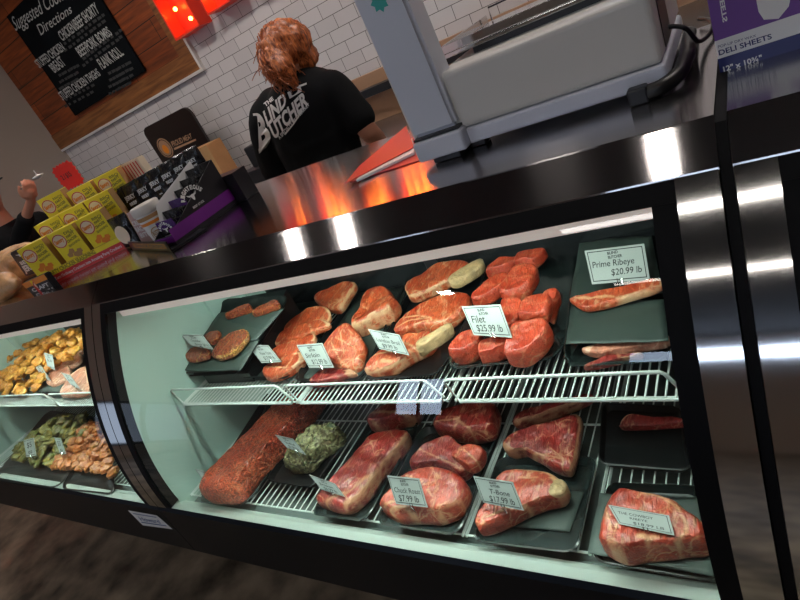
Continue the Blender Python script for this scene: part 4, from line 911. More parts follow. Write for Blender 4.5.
# wrapped sticks in the carton
for i in range(6):
    y = .85+.033*i; zt_ = 1.315+.014*i
    rr = empty('beef_stick', (-1.277, y, 1.255), ['purple and black wrapped beef stick at the open front of the carton', 'second purple beef stick from the open front of the carton', 'third purple beef stick, halfway up the carton side', 'fourth purple beef stick, just behind the carton middle', 'fifth purple beef stick, close to the carton back', 'rearmost purple beef stick, highest at the carton back'][i], 'wrapped snack')
    bm = bmesh.new(); bbox(bm, -1.312, -1.242, y, y+.013, 1.2545, zt_-.02, .005, 3); link('wrapper', mesh(bm), M['black_bag'], rr, True)
    bm = bmesh.new(); n = 14
    for k in range(n):
        x0 = -1.312+.07*k/n; prism(bm, [(y+.004, zt_-.024), (y+.009, zt_-.024), (y+.008, zt_), (y+.005, zt_)], 'x', x0, x0+.07/n*.86)
    bbox(bm, -1.311, -1.243, y+.001, y+.012, zt_-.045, zt_-.0202, .003); link('crimped_top', mesh(bm), M['purple_bag' if i in (0, 2) else 'black_bag'], rr)
    if i == 0:
        fw = lambda u, v: Vector((-1.312+.07*u, y-.0008, 1.2545+.062*v))
        flat('wrapper_logo', M['white_print'], rr, lambda bm: (steer(bm, fw, .5, .62, .2, 1), arc_text(bm, 'RIGHTEOUS', fw, .5, .55, .3, .3, -80, 80, .12, .12), put_text(bm, 'PEPPERED', fw, .2, .85, .3, .38, thick=.03)))
# white carton rim and cup
cc = Vector((-1.353, .885, ZT)); r = empty('paper_cup', tuple(cc), 'white paper cup with gold bands and printed label', 'cup')
def lathe(name, prof_, m, parent, c, seg=40):
    bm = bmesh.new(); prev = None
    for rr_, z in prof_:
        row = [bm.verts.new((c.x+rr_*math.cos(2*math.pi*i/seg), c.y+rr_*math.sin(2*math.pi*i/seg), c.z+z)) for i in range(seg)]
        if prev:
            for i in range(seg): bm.faces.new((prev[i], prev[(i+1) % seg], row[(i+1) % seg], row[i]))
        else: bm.faces.new(row[::-1])
        prev = row
    bm.faces.new(prev); o = link(name, mesh(bm), M[m], parent); return sm(o, 40)
lathe('cup_body', [(.028, .0006), (.029, .004), (.0365, .1)], 'white_print', r, cc); lathe('lid', [(.0375, .094), (.039, .096), (.039, .114), (.0365, .117)], 'white_plastic', r, cc)
lathe('gold_band', [(.0348, .0795), (.0356, .0796), (.0364, .0895), (.0356, .0896)], 'kraft', r, cc); lathe('gold_band', [(.0336, .066), (.0345, .0661), (.0352, .074), (.0344, .0741)], 'orange_print', r, cc)
cf = lambda u, v: Vector((cc.x+(.0298+.0046*v+.0009)*math.sin(.7+(u-.5)*1.6), cc.y-(.0298+.0046*v+.0009)*math.cos(.7+(u-.5)*1.6), cc.z+.006+.056*v))
flat('cup_lettering', M['kraft'], r, lambda bm: (disc(bm, cf, .5, .5, .36, .42, 28, .9), put_text(bm, 'BUTTER', cf, .25, .75, .55, .75, thick=.03), put_text(bm, 'TOFFEE', cf, .25, .75, .3, .5, thick=.03)))
# small display tray with pink pouch and black tub
r = empty('snack_display_tray', (-1.5, .93, ZT), 'low black display tray with a brown lettered band in front', 'counter display')
PA = onz(133, 250, ZT); PB = onz(172, 252, ZT); tu = (PB-PA).normalized(); tv = Vector((-tu.y, tu.x, 0)); tw = (PB-PA).length
bm = bmesh.new(); obox(bm, PA, tu, tv, tw, .003, ZT+.0006, 1.278); obox(bm, PA+tv*.0031, tu, tv, tw, .1, ZT+.0006, 1.255); link('tray_body', mesh(bm), M['black_card'], r)
tf = lambda u, v: PA+tu*(tw*u)-tv*.0008+Vector((0, 0, .0006+.027*v))
tf2 = lambda u, v: tf(u, v)-tv*.0005
flat('brown_band', M['kraft'], r, lambda bm: poly(bm, tf, [(.12, .3), (.95, .3), (.95, .85), (.12, .85)]))
flat('band_lettering', M['black_card'], r, lambda bm: put_text(bm, 'SNACK CRISPS', tf2, .18, .9, .42, .74, thick=.04))
pouch('pink_pouch', 'pink printed snack pouch leaning beside the white cup', 'snack pouch', [(123.7, 215), (139, 210), (163, 238), (140, 245)], .93, 'pink_bag', .022, [('CRISPY', .2, .85, .6, .74, 0), ('BACON', .2, .85, .4, .55, 0), ('BITES', .25, .8, .2, .34, 0)])
pq, fo = pouch('round_label_pouch', 'black pouch with a white round label next to the pink pouch', 'snack pouch', [(104, 222), (121, 214), (139, 244), (122, 249)], .95, 'black_bag', .022)
flat('round_label', M['cream'], pq, lambda bm: disc(bm, fo, .5, .42, .34, .3))
# things at the far end of the counter
r, g = slab_px('jerky_packet', 'black jerky packet with white letters beside the wrapped bread', 'packet', [(9.3, 253.3), (22, 247), (44, 270), (26, 277)], .86, 'black_card', .02)
flat('packet_lettering', M['white_print'], r, lambda bm: (steer(bm, g(1), .5, .8, .25, .5), put_text(bm, 'BEEF', g(1), .2, .8, .45, .58, thick=.04), put_text(bm, 'JERKY', g(1), .12, .88, .18, .4, thick=.05)))
r, g = slab_px('black_snack_box', 'small black box with a gold band lying before the seasoning tray', 'box', [(22, 284), (44, 274), (58, 292), (37, 300)], .775, 'black_card', .02)
flat('gold_band', M['orange_print'], r, lambda bm: poly(bm, g(1), [(0, .72), (1, .72), (1, 1), (0, 1)]))
flat('box_lettering', M['white_print'], r, lambda bm: (put_text(bm, 'CRAFT', g(1), .15, .9, .42, .6, thick=.04), put_text(bm, 'JERKY', g(1), .25, .95, .08, .3, thick=.04)))
def blob(name, label, cat, c, sx, sy_, sz, m, seed, amp=.2, sub=4, rz=0):
    me = lump_mesh(seed, sx, sy_, sz, amp, sub); me.materials.append(M[m]); o = bpy.data.objects.new(name, me); C.objects.link(o)
    me.transform(Matrix.Translation((0, 0, sz*.75))); o.location = c; o.rotation_euler = (0, 0, rz); return tag(o, label, cat)
c1 = onz(5, 298, ZT)
blob('wrapped_bread', 'cellophane wrapped bread loaf at the counter edge', 'bread', (c1.x+.01, .80, ZT+.001), .15, .055, .055, 'clear_bag', 2, .12, 4, .1)
blob('wrapped_bread', 'cellophane wrapped bread loaf behind the other one', 'bread', (c1.x-.1, .96, ZT+.001), .16, .07, .075, 'clear_bag', 6, .12, 4, .3)
# fluorescent red star sign on a stick
SC = ony(68, 175.5, 1.1); r = empty('price_sign', (SC.x, 1.1, ZT), 'fluorescent red burst-shaped sign standing above the yellow boxes', 'sign')
bm = bmesh.new(); pts = []
for i in range(40):
    a = 2*math.pi*i/40; rr_ = 1 if i % 2 == 0 else .88; e = 6
    q = (abs(math.cos(a))**e+abs(math.sin(a))**e)**(-1/e); pts.append((SC.x+.072*rr_*q*math.cos(a), SC.z+.044*rr_*q*math.sin(a)))
prism(bm, pts, 'y', 1.0985, 1.1); link('sign_card', mesh(bm), M['neon_red'], r)
bm = bmesh.new(); tube(bm, [(SC.x, 1.102, ZT+.001), (SC.x, 1.102, SC.z-.02)], .0016, 6); link('stick', mesh(bm), M['white_plastic'], r)
flat('sign_lettering', M['ink'], r, lambda bm: (put_text(bm, '2 / $15', lambda u, v: Vector((SC.x-.05+.1*u, 1.0978, SC.z-.02+.04*v)), .1, .75, .35, .75, thick=.02)))
# ---------------- scale
r = empty('deli_scale', (-.28, 1.05, ZT), 'large white counter scale with glass-edged platter', 'scale')
SX0, SX1, SY0, SY1 = -.452, -.112, .882, 1.2
box('base_band', M['grey_plastic'], r, SX0, SX1, SY0, SY1, 1.262, 1.29, .006, 3); box('housing', M['white_plastic'], r, SX0+.002, SX1-.002, SY0+.001, SY1, 1.2905, 1.387, .009, 4)
for x in (SX0+.03, SX1-.03):
    for y in (SY0+.03, SY1-.03): box('rubber_foot', M['dark_plastic'], r, x-.014, x+.014, y-.014, y+.014, ZT+.0006, 1.2615, .002)
box('platter_support', M['dark_plastic'], r, SX0+.05, SX1-.05, .97, SY1-.02, 1.3855, 1.396)
bm = bmesh.new(); bbox(bm, SX0-.005, SX1+.004, .965, 1.22, 1.3965, 1.404, .002)
bbox(bm, SX0-.005, SX1+.004, .965, .968, 1.4045, 1.418, .001); bbox(bm, SX0-.005, SX0-.002, .97, 1.22, 1.4045, 1.418, .001); bbox(bm, SX1+.001, SX1+.004, .97, 1.22, 1.4045, 1.418, .001)
link('platter', mesh(bm), M['chrome'], r)
bm = bmesh.new(); tube(bm, [(SX0+.01, 1.21, 1.405), (SX0+.01, 1.21, 1.43), (SX1-.01, 1.21, 1.43), (SX1-.01, 1.21, 1.405)], .002, 6); link('platter_rail', mesh(bm), M['chrome'], r)
box('side_label', M['black_card'], r, SX1-.0015, SX1-.0005, .93, 1.02, 1.30, 1.37)
# customer display pole and its foot
r = empty('display_pole', (-.475, .9, ZT), 'tall pale blue-grey display pole with a teal sticker, clamped beside the scale', 'display pole')
box('pole_foot', M['grey_plastic'], r, -.522, -.425, .858, .955, 1.262, 1.298, .005, 3)
bm = bmesh.new(); bbox(bm, -.50, -.446, .87, .94, ZT+.0006, 1.2615, .002); link('foot_pad', mesh(bm), M['dark_plastic'], r)
box('collar', M['dark_plastic'], r, -.519, -.428, .864, .945, 1.2985, 1.303, .001)
bm = bmesh.new(); A = [(-.518, .868), (-.431, .868), (-.431, .93), (-.518, .93)]; Bq = [(-.524, .868), (-.437, .868), (-.437, .925), (-.524, .925)]
va = [bm.verts.new((x, y, 1.3035)) for x, y in A]; vb = [bm.verts.new((x, y, 1.68)) for x, y in Bq]
bm.faces.new(va[::-1]); bm.faces.new(vb)
for i in range(4): bm.faces.new((va[i], va[(i+1) % 4], vb[(i+1) % 4], vb[i]))
bmesh.ops.bevel(bm, geom=bm.edges[:], offset=.006, segments=3, affect='EDGES'); link('pole', mesh(bm), M['grey_plastic'], r)
box('pole_back_cover', M['white_plastic'], r, -.53, -.519, .885, .95, 1.29, 1.62, .004, 3)
box('display_head', M['grey_plastic'], r, -.62, -.33, .865, .94, 1.6805, 1.80, .008, 3)
box('display_screen', M['ink'], r, -.60, -.35, .8635, .8648, 1.70, 1.785)
def st(bm):
    sc_ = ony(379, 1, .867); pts = []
    for i in range(16):
        a = 2*math.pi*i/16; q = .017 if i % 2 == 0 else .012; pts.append((sc_.x+q*math.cos(a), sc_.z+q*math.sin(a)))
    poly(bm, lambda u, v: Vector((u, .8672, v)), pts)
flat('teal_sticker', M['teal'], r, st)
# cable from the scale
bm = bmesh.new()
kp = catmull([(-.121, 1.0, 1.312), (-.105, 1.0, 1.31), (-.09, 1.0, 1.30), (-.082, 1.03, 1.272), (-.075, 1.08, 1.26), (-.066, 1.13, 1.26), (-.068, 1.19, 1.262), (-.09, 1.24, 1.262)], 8, False); tube(bm, kp, .0035, 8)
o = link('power_cord', mesh(bm), M['cable'], None, True); tag(o, 'thin black power cord plugged into the scale side', 'cable')
r = empty('coiled_cable', (-.13, .95, ZT), 'thick black cable lying along the scale base', 'cable')
bm = bmesh.new(); kp = catmull([(-.14, .868, 1.262), (-.12, .872, 1.263), (-.1, .9, 1.266), (-.095, .94, 1.27), (-.093, .98, 1.268), (-.098, 1.05, 1.264), (-.1, 1.15, 1.262)], 8, False); tube(bm, kp, .011, 12); link('cable_jacket', mesh(bm), M['cable'], r, True)
bm = bmesh.new(); bbox(bm, -.165, -.138, .857, .879, ZT+.0006, 1.274, .003); link('cable_end', mesh(bm), M['dark_plastic'], r)
# red folder with papers
r = empty('red_folder', tuple(onz(385, 155, ZT)), 'red folder fanned open with white papers beside the display pole', 'folder')
def leaf(name, m, px, z, th=.0012):
    bm = bmesh.new(); P = [onz(a, b, z) for a, b in px]; prism(bm, [(p.x, p.y) for p in P], 'z', z-th, z); link(name, mesh(bm), M[m], r)
leaf('rear_cover', 'red_paper', [(350, 182), (420, 160), (418, 135), (372, 158)], ZT+.002)
leaf('papers', 'white_print', [(356, 180), (414, 152), (412, 138), (374, 158)], ZT+.008, .005)
leaf('front_cover', 'red_paper', [(344, 184), (414, 147), (406, 126), (359, 166)], ZT+.0102)
# deli sheets box
DY = .9
r = empty('deli_sheets_box', (.08, DY, ZT), 'purple and navy box of deli sheets with a white band', 'box')
bm = bmesh.new(); bbox(bm, -.052, .215, DY, DY+.27, ZT+.0006, 1.38, .001); link('carton', mesh(bm), M['purple'], r)
def dz_(px, py): return ony(px, py, DY).z
zA, zB_, zC_ = dz_(716, 74), dz_(715, 60), dz_(713, 42)
df = lambda k: (lambda u, v: Vector((-.052+.267*u, DY-.0006*k, v)))
M['navy'] = mat('navy print', (.015, .02, .12), .3)
M['violet'] = mat('violet print', (.16, .07, .3), .35)
flat('violet_panel', M['violet'], r, lambda bm: poly(bm, df(1), [(0, zC_), (1, zC_), (1, 1.3795), (0, 1.3795)]))
flat('navy_band', M['navy'], r, lambda bm: poly(bm, df(1), [(0, zA), (1, zA), (1, zB_), (0, zB_)]))
flat('white_band', M['white_print'], r, lambda bm: poly(bm, df(1), [(0, zB_), (1, zB_), (1, zC_), (0, zC_)]))
def qpx(a, b, c, d, k): return quadmap(*[ony(p[0], p[1], DY) for p in (a, b, c, d)], off=.0006*k)[0]
Z7 = lambda x, y: (690+x/7.27, y/7.27)
for nm, tx, m_, q, th_ in (('title_lettering', 'DELI SHEETS', 'navy', ((205, 366), (590, 242), (597, 278), (213, 402)), .02), ('subtitle_lettering', 'POP-UP DRY WAX', 'navy', ((202, 330), (478, 247), (481, 265), (206, 350)), 0),
                       ('size_lettering', '12" x 10\u00be"', 'white_print', ((238, 485), (520, 396), (527, 432), (246, 520)), .03), ('side_lettering', 'SHEETS', 'white_print', ((200, -90), (240, 165), (272, 150), (232, -100)), .03)):
    flat(nm, M[m_], r, lambda bm: put_text(bm, tx, qpx(*[Z7(*p) for p in q], 2), 0, 1, 0, 1, thick=th_))
flat('sheet_picture', M['white_print'], r, lambda bm: poly(bm, qpx(Z7(470, -60), Z7(760, -150), Z7(735, 120), Z7(510, 145), 2), [(0, 1), (0, .3), (.12, 0), (.6, -.02), (.9, .3), (1, 1)]))
# ================================================================== BEHIND THE COUNTER
r = empty('back_counter', (-2, 2.72, 0), 'white back counter running along the tiled wall', 'counter')
box('cabinet', M['steelroom'], r, -5.1, 1.6, 2.44, 3.04, .001, .96); box('worktop', M['steel_face'], r, -5.12, 1.62, 2.41, 3.045, .961, 1.0, .003)
bm = bmesh.new(); bbox(bm, -2.3, .9, 2.99, 3.03, 1.001, 1.275, .003); o = link('tan_backboard', mesh(bm), M['tan']); tag(o, 'long tan board leaning on the tiled wall above the back counter', 'board')
bm = bmesh.new(); bbox(bm, -2.3, .9, 2.9, 2.985, 1.16, 1.205, .003)
for x in (-2.2, -.7, .8): bbox(bm, x-.01, x+.01, 2.93, 2.95, 1.001, 1.17)
o = link('black_rail', mesh(bm), M['dark_plastic']); tag(o, 'black rail running in front of the tan board', 'rail')
r = empty('board_sign', (-3.5, 2.86, 1.0), 'black rounded sign board with a round amber logo', 'sign')
p0, p1 = ony(142, 131, 2.85), ony(186, 110, 2.85); bm = bmesh.new(); x0, x1, zt2, rr = p0.x, p1.x+.03, p0.z+.01, .07
ol = [(x0, 1.001), (x1, 1.001)]+[(x1-rr+rr*math.cos(math.radians(a)), zt2-rr+rr*math.sin(math.radians(a))) for a in range(0, 91, 15)]+[(x0+.06-.06*math.cos(math.radians(a)), zt2-.06+.06*math.sin(math.radians(a))) for a in range(90, -1, -15)]
prism(bm, ol, 'y', 2.85, 2.87); link('board', mesh(bm), M['signblack'], r)
sg = lambda k: (lambda px, py: ony(px, py, 2.85-.0008*k))
c0_ = ony(165, 148, 2.849)
flat('round_logo', M['tan'], r, lambda bm: disc(bm, lambda u, v: Vector((u, 2.849, v)), c0_.x, c0_.z, .075, .075, 32))
flat('logo_ring', M['signblack'], r, lambda bm: disc(bm, lambda u, v: Vector((u, 2.848, v)), c0_.x, c0_.z, .066, .066, 32, .9))
flat('logo_flame', M['orange_print'], r, lambda bm: disc(bm, lambda u, v: Vector((u, 2.847, v)), c0_.x, c0_.z-.01, .03, .035, 12))
q8 = lambda x, y: ony(130+x/8, 105+y/8, 2.848)
flat('sign_lettering', M['tan'], r, lambda bm: (put_text(bm, 'PROUD MEAT', quadmap(q8(325, 295), q8(485, 225), q8(500, 265), q8(345, 335))[0], 0, 1, 0, 1, thick=.02), poly(bm, quadmap(q8(350, 345), q8(525, 270), q8(530, 283), q8(357, 360))[0], [(0, 0), (1, 0), (1, 1), (0, 1)])))
a, b = ony(186, 154, 2.62), ony(206, 145, 2.62); r = empty('cardboard_box', ((a.x+b.x)/2, 2.65, 1.0), 'small brown cardboard box in front of the black sign board', 'box')
box('carton', M['kraft'], r, a.x, b.x, 2.62, 2.76, 1.0008, a.z, .002); box('box_tape', M['tan'], r, a.x+.1, a.x+.14, 2.6185, 2.6195, a.z-.05, a.z-.002)
a = ony(236, 150, 2.45); r = empty('cash_register', (a.x+.2, 2.6, 1.0), 'black register with a tilted screen on the back counter', 'register')
box('register_base', M['dark_plastic'], r, a.x-.1, a.x+.4, 2.45, 2.8, 1.0008, 1.08, .006); box('register_head', M['dark_plastic'], r, a.x, a.x+.26, 2.5, 2.6, 1.0805, a.z-.015, .01); box('register_screen', M['ink'], r, a.x+.02, a.x+.24, 2.498, 2.4995, 1.12, a.z-.035)
box('receipt_slot', M['grey_plastic'], r, a.x+.3, a.x+.36, 2.4485, 2.4495, 1.03, 1.04)
# chalkboard menu
r = empty('chalkboard', (-4.2, 3.0, 1.9), 'large black chalkboard with cooking directions on the plank wall', 'chalkboard')
bl, br_ = ony(75, 116, 3.01), ony(145, 71, 3.01); tl = ony(3, 20, 3.01)
bx0, bx1, bz0, bz1 = bl.x, br_.x, (bl.z+br_.z)/2, tl.z
box('board_panel', M['board'], r, bx0, bx1, 3.01, 3.027, bz0, bz1, .002)
def cb(px, py): return ony(px, py, 3.0085)
def cq(s, x, y, ox, oy): return cb(ox+x/s, oy+y/s)
Zc = lambda x, y: cb(x/7.27, y/7.27)
Yc = lambda x, y: cb(50+x/7.27, 20+y/7.27)
for tx, q, sh in (('Suggested Cooking', (Zc(70, 130), Zc(490, -135), Zc(550, -30), Zc(125, 250)), .35), ('Directions', (Zc(250, 190), Zc(500, 30), Zc(540, 100), Zc(310, 275)), .35),
                  ('CHICKEN/BEEF SHORTY', (Zc(415, 235), Zc(685, 15), Zc(725, 90), Zc(455, 300)), 0), ('STUFFED CHICKEN', (Zc(245, 445), Zc(435, 305), Zc(475, 360), Zc(290, 495)), 0), ('BREAST', (Zc(350, 475), Zc(430, 405), Zc(480, 470), Zc(400, 530)), 0),
                  ('BEEF/PORK BOMBS', (Yc(180, 205), Yc(410, 45), Yc(455, 105), Yc(225, 270)), 0), ('FLANK ROLL', (Yc(335, 290), Yc(485, 190), Yc(540, 250), Yc(380, 360)), 0), ('STUFFED CHICKEN THIGHS', (Yc(55, 530), Yc(335, 350), Yc(370, 400), Yc(95, 585)), 0)):
    flat('chalk_lettering', M['chalk'], r, lambda bm: put_text(bm, tx, quadmap(*q)[0], 0, 1, .2 if sh else 0, 1, shear=sh, thick=.0 if sh else .015))
rn = random.Random(4)
for g, x, y, w_, n, m in ((Zc, 470, 330, 300, 2, 10), (Zc, 430, 560, 150, 3, 7), (Zc, 600, 440, 300, 2, 10), (Yc, 430, 400, 170, 4, 7), (Yc, 110, 590, 220, 2, 7)):
    def dim(bm):
        for j in range(n):
            for i in range(m):
                p = g(x+w_*i/m+rn.uniform(0, 8), y+j*43-w_*.075*i+j*6); wv = rn.uniform(.03, .05)
                poly(bm, lambda u, v: p+Vector((u, 0, v)), [(0, 0), (wv, .0), (wv, .016), (0, .02)])
    tag(flat('chalk_scribble', M['chalkdim'], r, dim), kind='stuff')
# red lit sign boxes on the tiled wall: bulbs, then added glow tubes
sl = ['red bulb-lit sign box nearest the plank panel', 'red sign box with added amber glow tubes directly above the register', 'red sign box with added amber glow tubes above the worker', 'red sign box with added amber glow tubes above the tan board']
s0 = ony(190, 33, 2.96)
for i in range(4):
    x0 = s0.x-.12+.36*i; r = empty('marquee_box', (x0+.13, 3.0, s0.z), sl[i], 'wall sign', 'lit red sign boxes on the tiled wall'); z0 = s0.z+.02*(i > 0)
    bm = bmesh.new(); w_ = .26; bbox(bm, x0, x0+w_, 3.03, 3.0495, z0, 2.5)
    for a, b, c, d in ((x0, x0+.012, z0, 2.5), (x0+w_-.012, x0+w_, z0, 2.5), (x0+.0121, x0+w_-.0121, z0, z0+.012), (x0+.0121, x0+w_-.0121, 2.488, 2.5)): bbox(bm, a, b, 2.93, 3.0299, c, d)
    link('sign_box', mesh(bm), M['sign_red'], r)
    if i == 0:
        for j, (bx_, bz_) in enumerate(((.16, .07), (.08, .16), (.19, .22))):
            bm = bmesh.new(); bmesh.ops.create_uvsphere(bm, u_segments=16, v_segments=10, radius=.013)
            for v in bm.verts: v.co += Vector((x0+bx_, 2.99, z0+bz_))
            link('bulb', mesh(bm), M['bulb'], r, True)
    else:
        for j in range(4):
            bm = bmesh.new(); tube(bm, [(x0+.035+.062*j, 2.99, z0+.09), (x0+.035+.062*j, 2.99, 2.46)], .005, 8); link('added_glow_tube', mesh(bm), M['bulb'], r, True)  # tubes made up so the counter reflects long amber streaks
# ================================================================== PEOPLE
def sph(bm, c, rx, ry=None, rz=None, rot=None, seg=20):
    M_ = Matrix.Translation(Vector(c)) @ (rot or Matrix.Identity(4)) @ Matrix.Diagonal((rx, ry or rx, rz or rx, 1))
    bmesh.ops.create_uvsphere(bm, u_segments=seg, v_segments=seg//2+2, radius=1, matrix=M_)
def limb(bm, pts, rad, seg=14):
    P = catmull([tuple(p)+(r_,) for p, r_ in zip(pts, rad)], 5, False)
    tube(bm, [p[:3] for p in P], [p[3] for p in P], seg)
    for p, r_ in zip(pts, rad): sph(bm, p, r_*.995, seg=seg)
def ell_loft(bm, rings, seg=28):
    """rings: (x, y, z, rx, ry)"""
    rings = catmull(rings, 4, False); prev = None
    for x, y, z, rx, ry in rings:
        row = [bm.verts.new((x+rx*math.cos(2*math.pi*i/seg), y+ry*math.sin(2*math.pi*i/seg), z)) for i in range(seg)]
        if prev:
            for i in range(seg): bm.faces.new((prev[i], prev[(i+1) % seg], row[(i+1) % seg], row[i]))
        else: bm.faces.new(row[::-1])
        prev = row
    bm.faces.new(prev)
def fused(name, bm, m, parent, vox, smooth=4, disp=0, dscale=6):
    me = mesh(bm); o = bpy.data.objects.new('tmp', me); C.objects.link(o)
    md = o.modifiers.new('r', 'REMESH'); md.mode = 'VOXEL'; md.voxel_size = vox
    ms = o.modifiers.new('s', 'SMOOTH'); ms.iterations = smooth; ms.factor = .5
    bpy.context.view_layer.update(); dg = bpy.context.evaluated_depsgraph_get()
    nm = bpy.data.meshes.new_from_object(o.evaluated_get(dg)); bpy.data.objects.remove(o); nm.materials.clear()
    if disp:
        for v, nn in [(v, v.normal.copy()) for v in nm.vertices]:
            p = v.co; v.co = p + nn*disp*(noise.noise(Vector((p.x*dscale, p.y*dscale, p.z*dscale*.55)))+.5*noise.noise(p*dscale*2.3))
    w = nm.copy() ; ob = link(name, nm, M[m], parent, True); return ob, w
def hand(bm, wrist, d, palm_n, side, curl=.5, L=.17):
    """palm plus five bent fingers; d points along the hand, palm_n out of the palm, side=+1/-1 thumb side"""
    d = Vector(d).normalized(); pn = Vector(palm_n); pn = (pn-d*pn.dot(d)).normalized(); s = d.cross(pn).normalized()*side; w = Vector(wrist)
    limb(bm, [w, w+d*.03, w+d*.075], [.024, .027, .026]); sph(bm, w+d*.05+s*.018, .024, seg=12); sph(bm, w+d*.05-s*.02, .023, seg=12)
    k = w+d*.085
    for j, (off, ln) in enumerate(((.03, .068), (.01, .076), (-.011, .07), (-.031, .055))):
        p = [k+s*off-d*.02]; dd = d.copy(); n_ = pn
        for q in range(3):
            a = curl*(.5+.35*q); dd = (dd*math.cos(a)+n_*math.sin(a)).normalized(); n_ = (pn-dd*pn.dot(dd)).normalized(); p.append(p[-1]+dd*ln*(.5, .3, .24)[q]+(d*.02 if q == 0 else Vector()))
        limb(bm, p, [.0105, .0095, .0088, .0078], 10)
    t0 = w+d*.03+s*.026; limb(bm, [t0, t0+(s*.7+d*.7)*.028+pn*.008, t0+(s*.5+d*.9)*.055+pn*.02, t0+(s*.3+d)*.075+pn*.03], [.013, .012, .0105, .009], 10)
# --- the worker: seen from behind, leaning slightly over the work surface
WY = 1.77
r = empty('person', (-1.46, WY, 0), 'person with a curly auburn ponytail in a black printed T-shirt, back turned', 'person')
bm = bmesh.new()
hc = Vector((-1.4, WY+.01, 1.54))
sph(bm, hc, .075, .09, .105); sph(bm, hc+Vector((0, .035, -.05)), .055, .055, .06)
sph(bm, hc+Vector((0, .1, -.01)), .011, .016, .018, seg=10)   # nose
for sx in (-1, 1): sph(bm, hc+Vector((sx*.077, .0, -.005)), .012, .02, .03, seg=10)
limb(bm, [(-1.42, WY, 1.50), (-1.425, WY-.01, 1.40)], [.052, .06])
ell_loft(bm, [(-1.425, WY, 1.43, .07, .06), (-1.435, WY, 1.38, .16, .085), (-1.45, WY, 1.25, .155, .1), (-1.47, WY, 1.1, .135, .09), (-1.475, WY, .98, .15, .1), (-1.475, WY, .88, .165, .11), (-1.475, WY, .8, .15, .1)])
for sx in (-1, 1): limb(bm, [(-1.475+sx*.085, WY, .85), (-1.475+sx*.095, WY+.01, .47), (-1.475+sx*.1, WY, .08)], [.085, .055, .036]); 
for sx in (-1, 1): limb(bm, [(-1.475+sx*.1, WY-.02, .045), (-1.475+sx*.105, WY+.13, .035)], [.04, .032])
RS, RE, RW = Vector((-1.275, WY, 1.365)), Vector((-1.222, WY+.0, 1.185)), Vector((-1.30, WY+.17, 1.08))
LS, LE, LW = Vector((-1.60, WY, 1.40)), Vector((-1.745, WY+.02, 1.16)), Vector((-1.62, WY+.2, 1.06))
limb(bm, [RS, (RS+RE)/2, RE, (RE+RW)/2, RW], [.05, .045, .038, .036, .026]); limb(bm, [LS, (LS+LE)/2, LE, (LE+LW)/2, LW], [.05, .045, .038, .036, .026])
hand(bm, RW, (-.35, .85, -.35), (0, 0, -1), -1, .5); hand(bm, LW, (.35, .85, -.35), (0, 0, -1), 1, .5)
fused('body', bm, 'skin', r, .0065, 4)
for sx in (-1, 1):
    bm = bmesh.new(); sph(bm, hc+Vector((sx*.03, .083, .005)), .011, .008, .008, seg=12); link('eye', mesh(bm), M['white_print'], r, True)
bm = bmesh.new(); sph(bm, hc+Vector((0, .09, -.05)), .022, .008, .006, seg=12); link('mouth', mesh(bm), M['pink_bag'], r, True)
bm = bmesh.new()
ell_loft(bm, [(-1.42, WY, 1.475, .07, .065), (-1.425, WY, 1.445, .13, .085), (-1.437, WY, 1.39, .195, .11), (-1.455, WY, 1.27, .195, .125), (-1.475, WY, 1.12, .18, .115), (-1.48, WY, .98, .185, .125), (-1.48, WY, .84, .195, .135), (-1.48, WY, .8, .19, .13)])
limb(bm, [LS+Vector((.03, 0, .0)), LS+Vector((-.05, 0, -.05)), LE+Vector((.025, 0, .07)), LE+Vector((0, 0, 0))], [.07, .075, .082, .078])
limb(bm, [RS+Vector((-.03, 0, .01)), RS, RE+Vector((-.015, 0, .06))], [.06, .062, .064])
shirt, wm = fused('tshirt', bm, 'shirt', r, .01, 4, .006, 9)
bv = BVHTree.FromPolygons([v.co[:] for v in wm.vertices], [p.vertices[:] for p in wm.polygons])
bm = bmesh.new()
for sx in (-1, 1): limb(bm, [(-1.475+sx*.085, WY, .9), (-1.475+sx*.095, WY+.01, .5), (-1.475+sx*.1, WY, .09)], [.1, .075, .06])
sph(bm, (-1.475, WY, .86), .17, .12, .1)
fused('jeans', bm, 'denim', r, .012, 4)
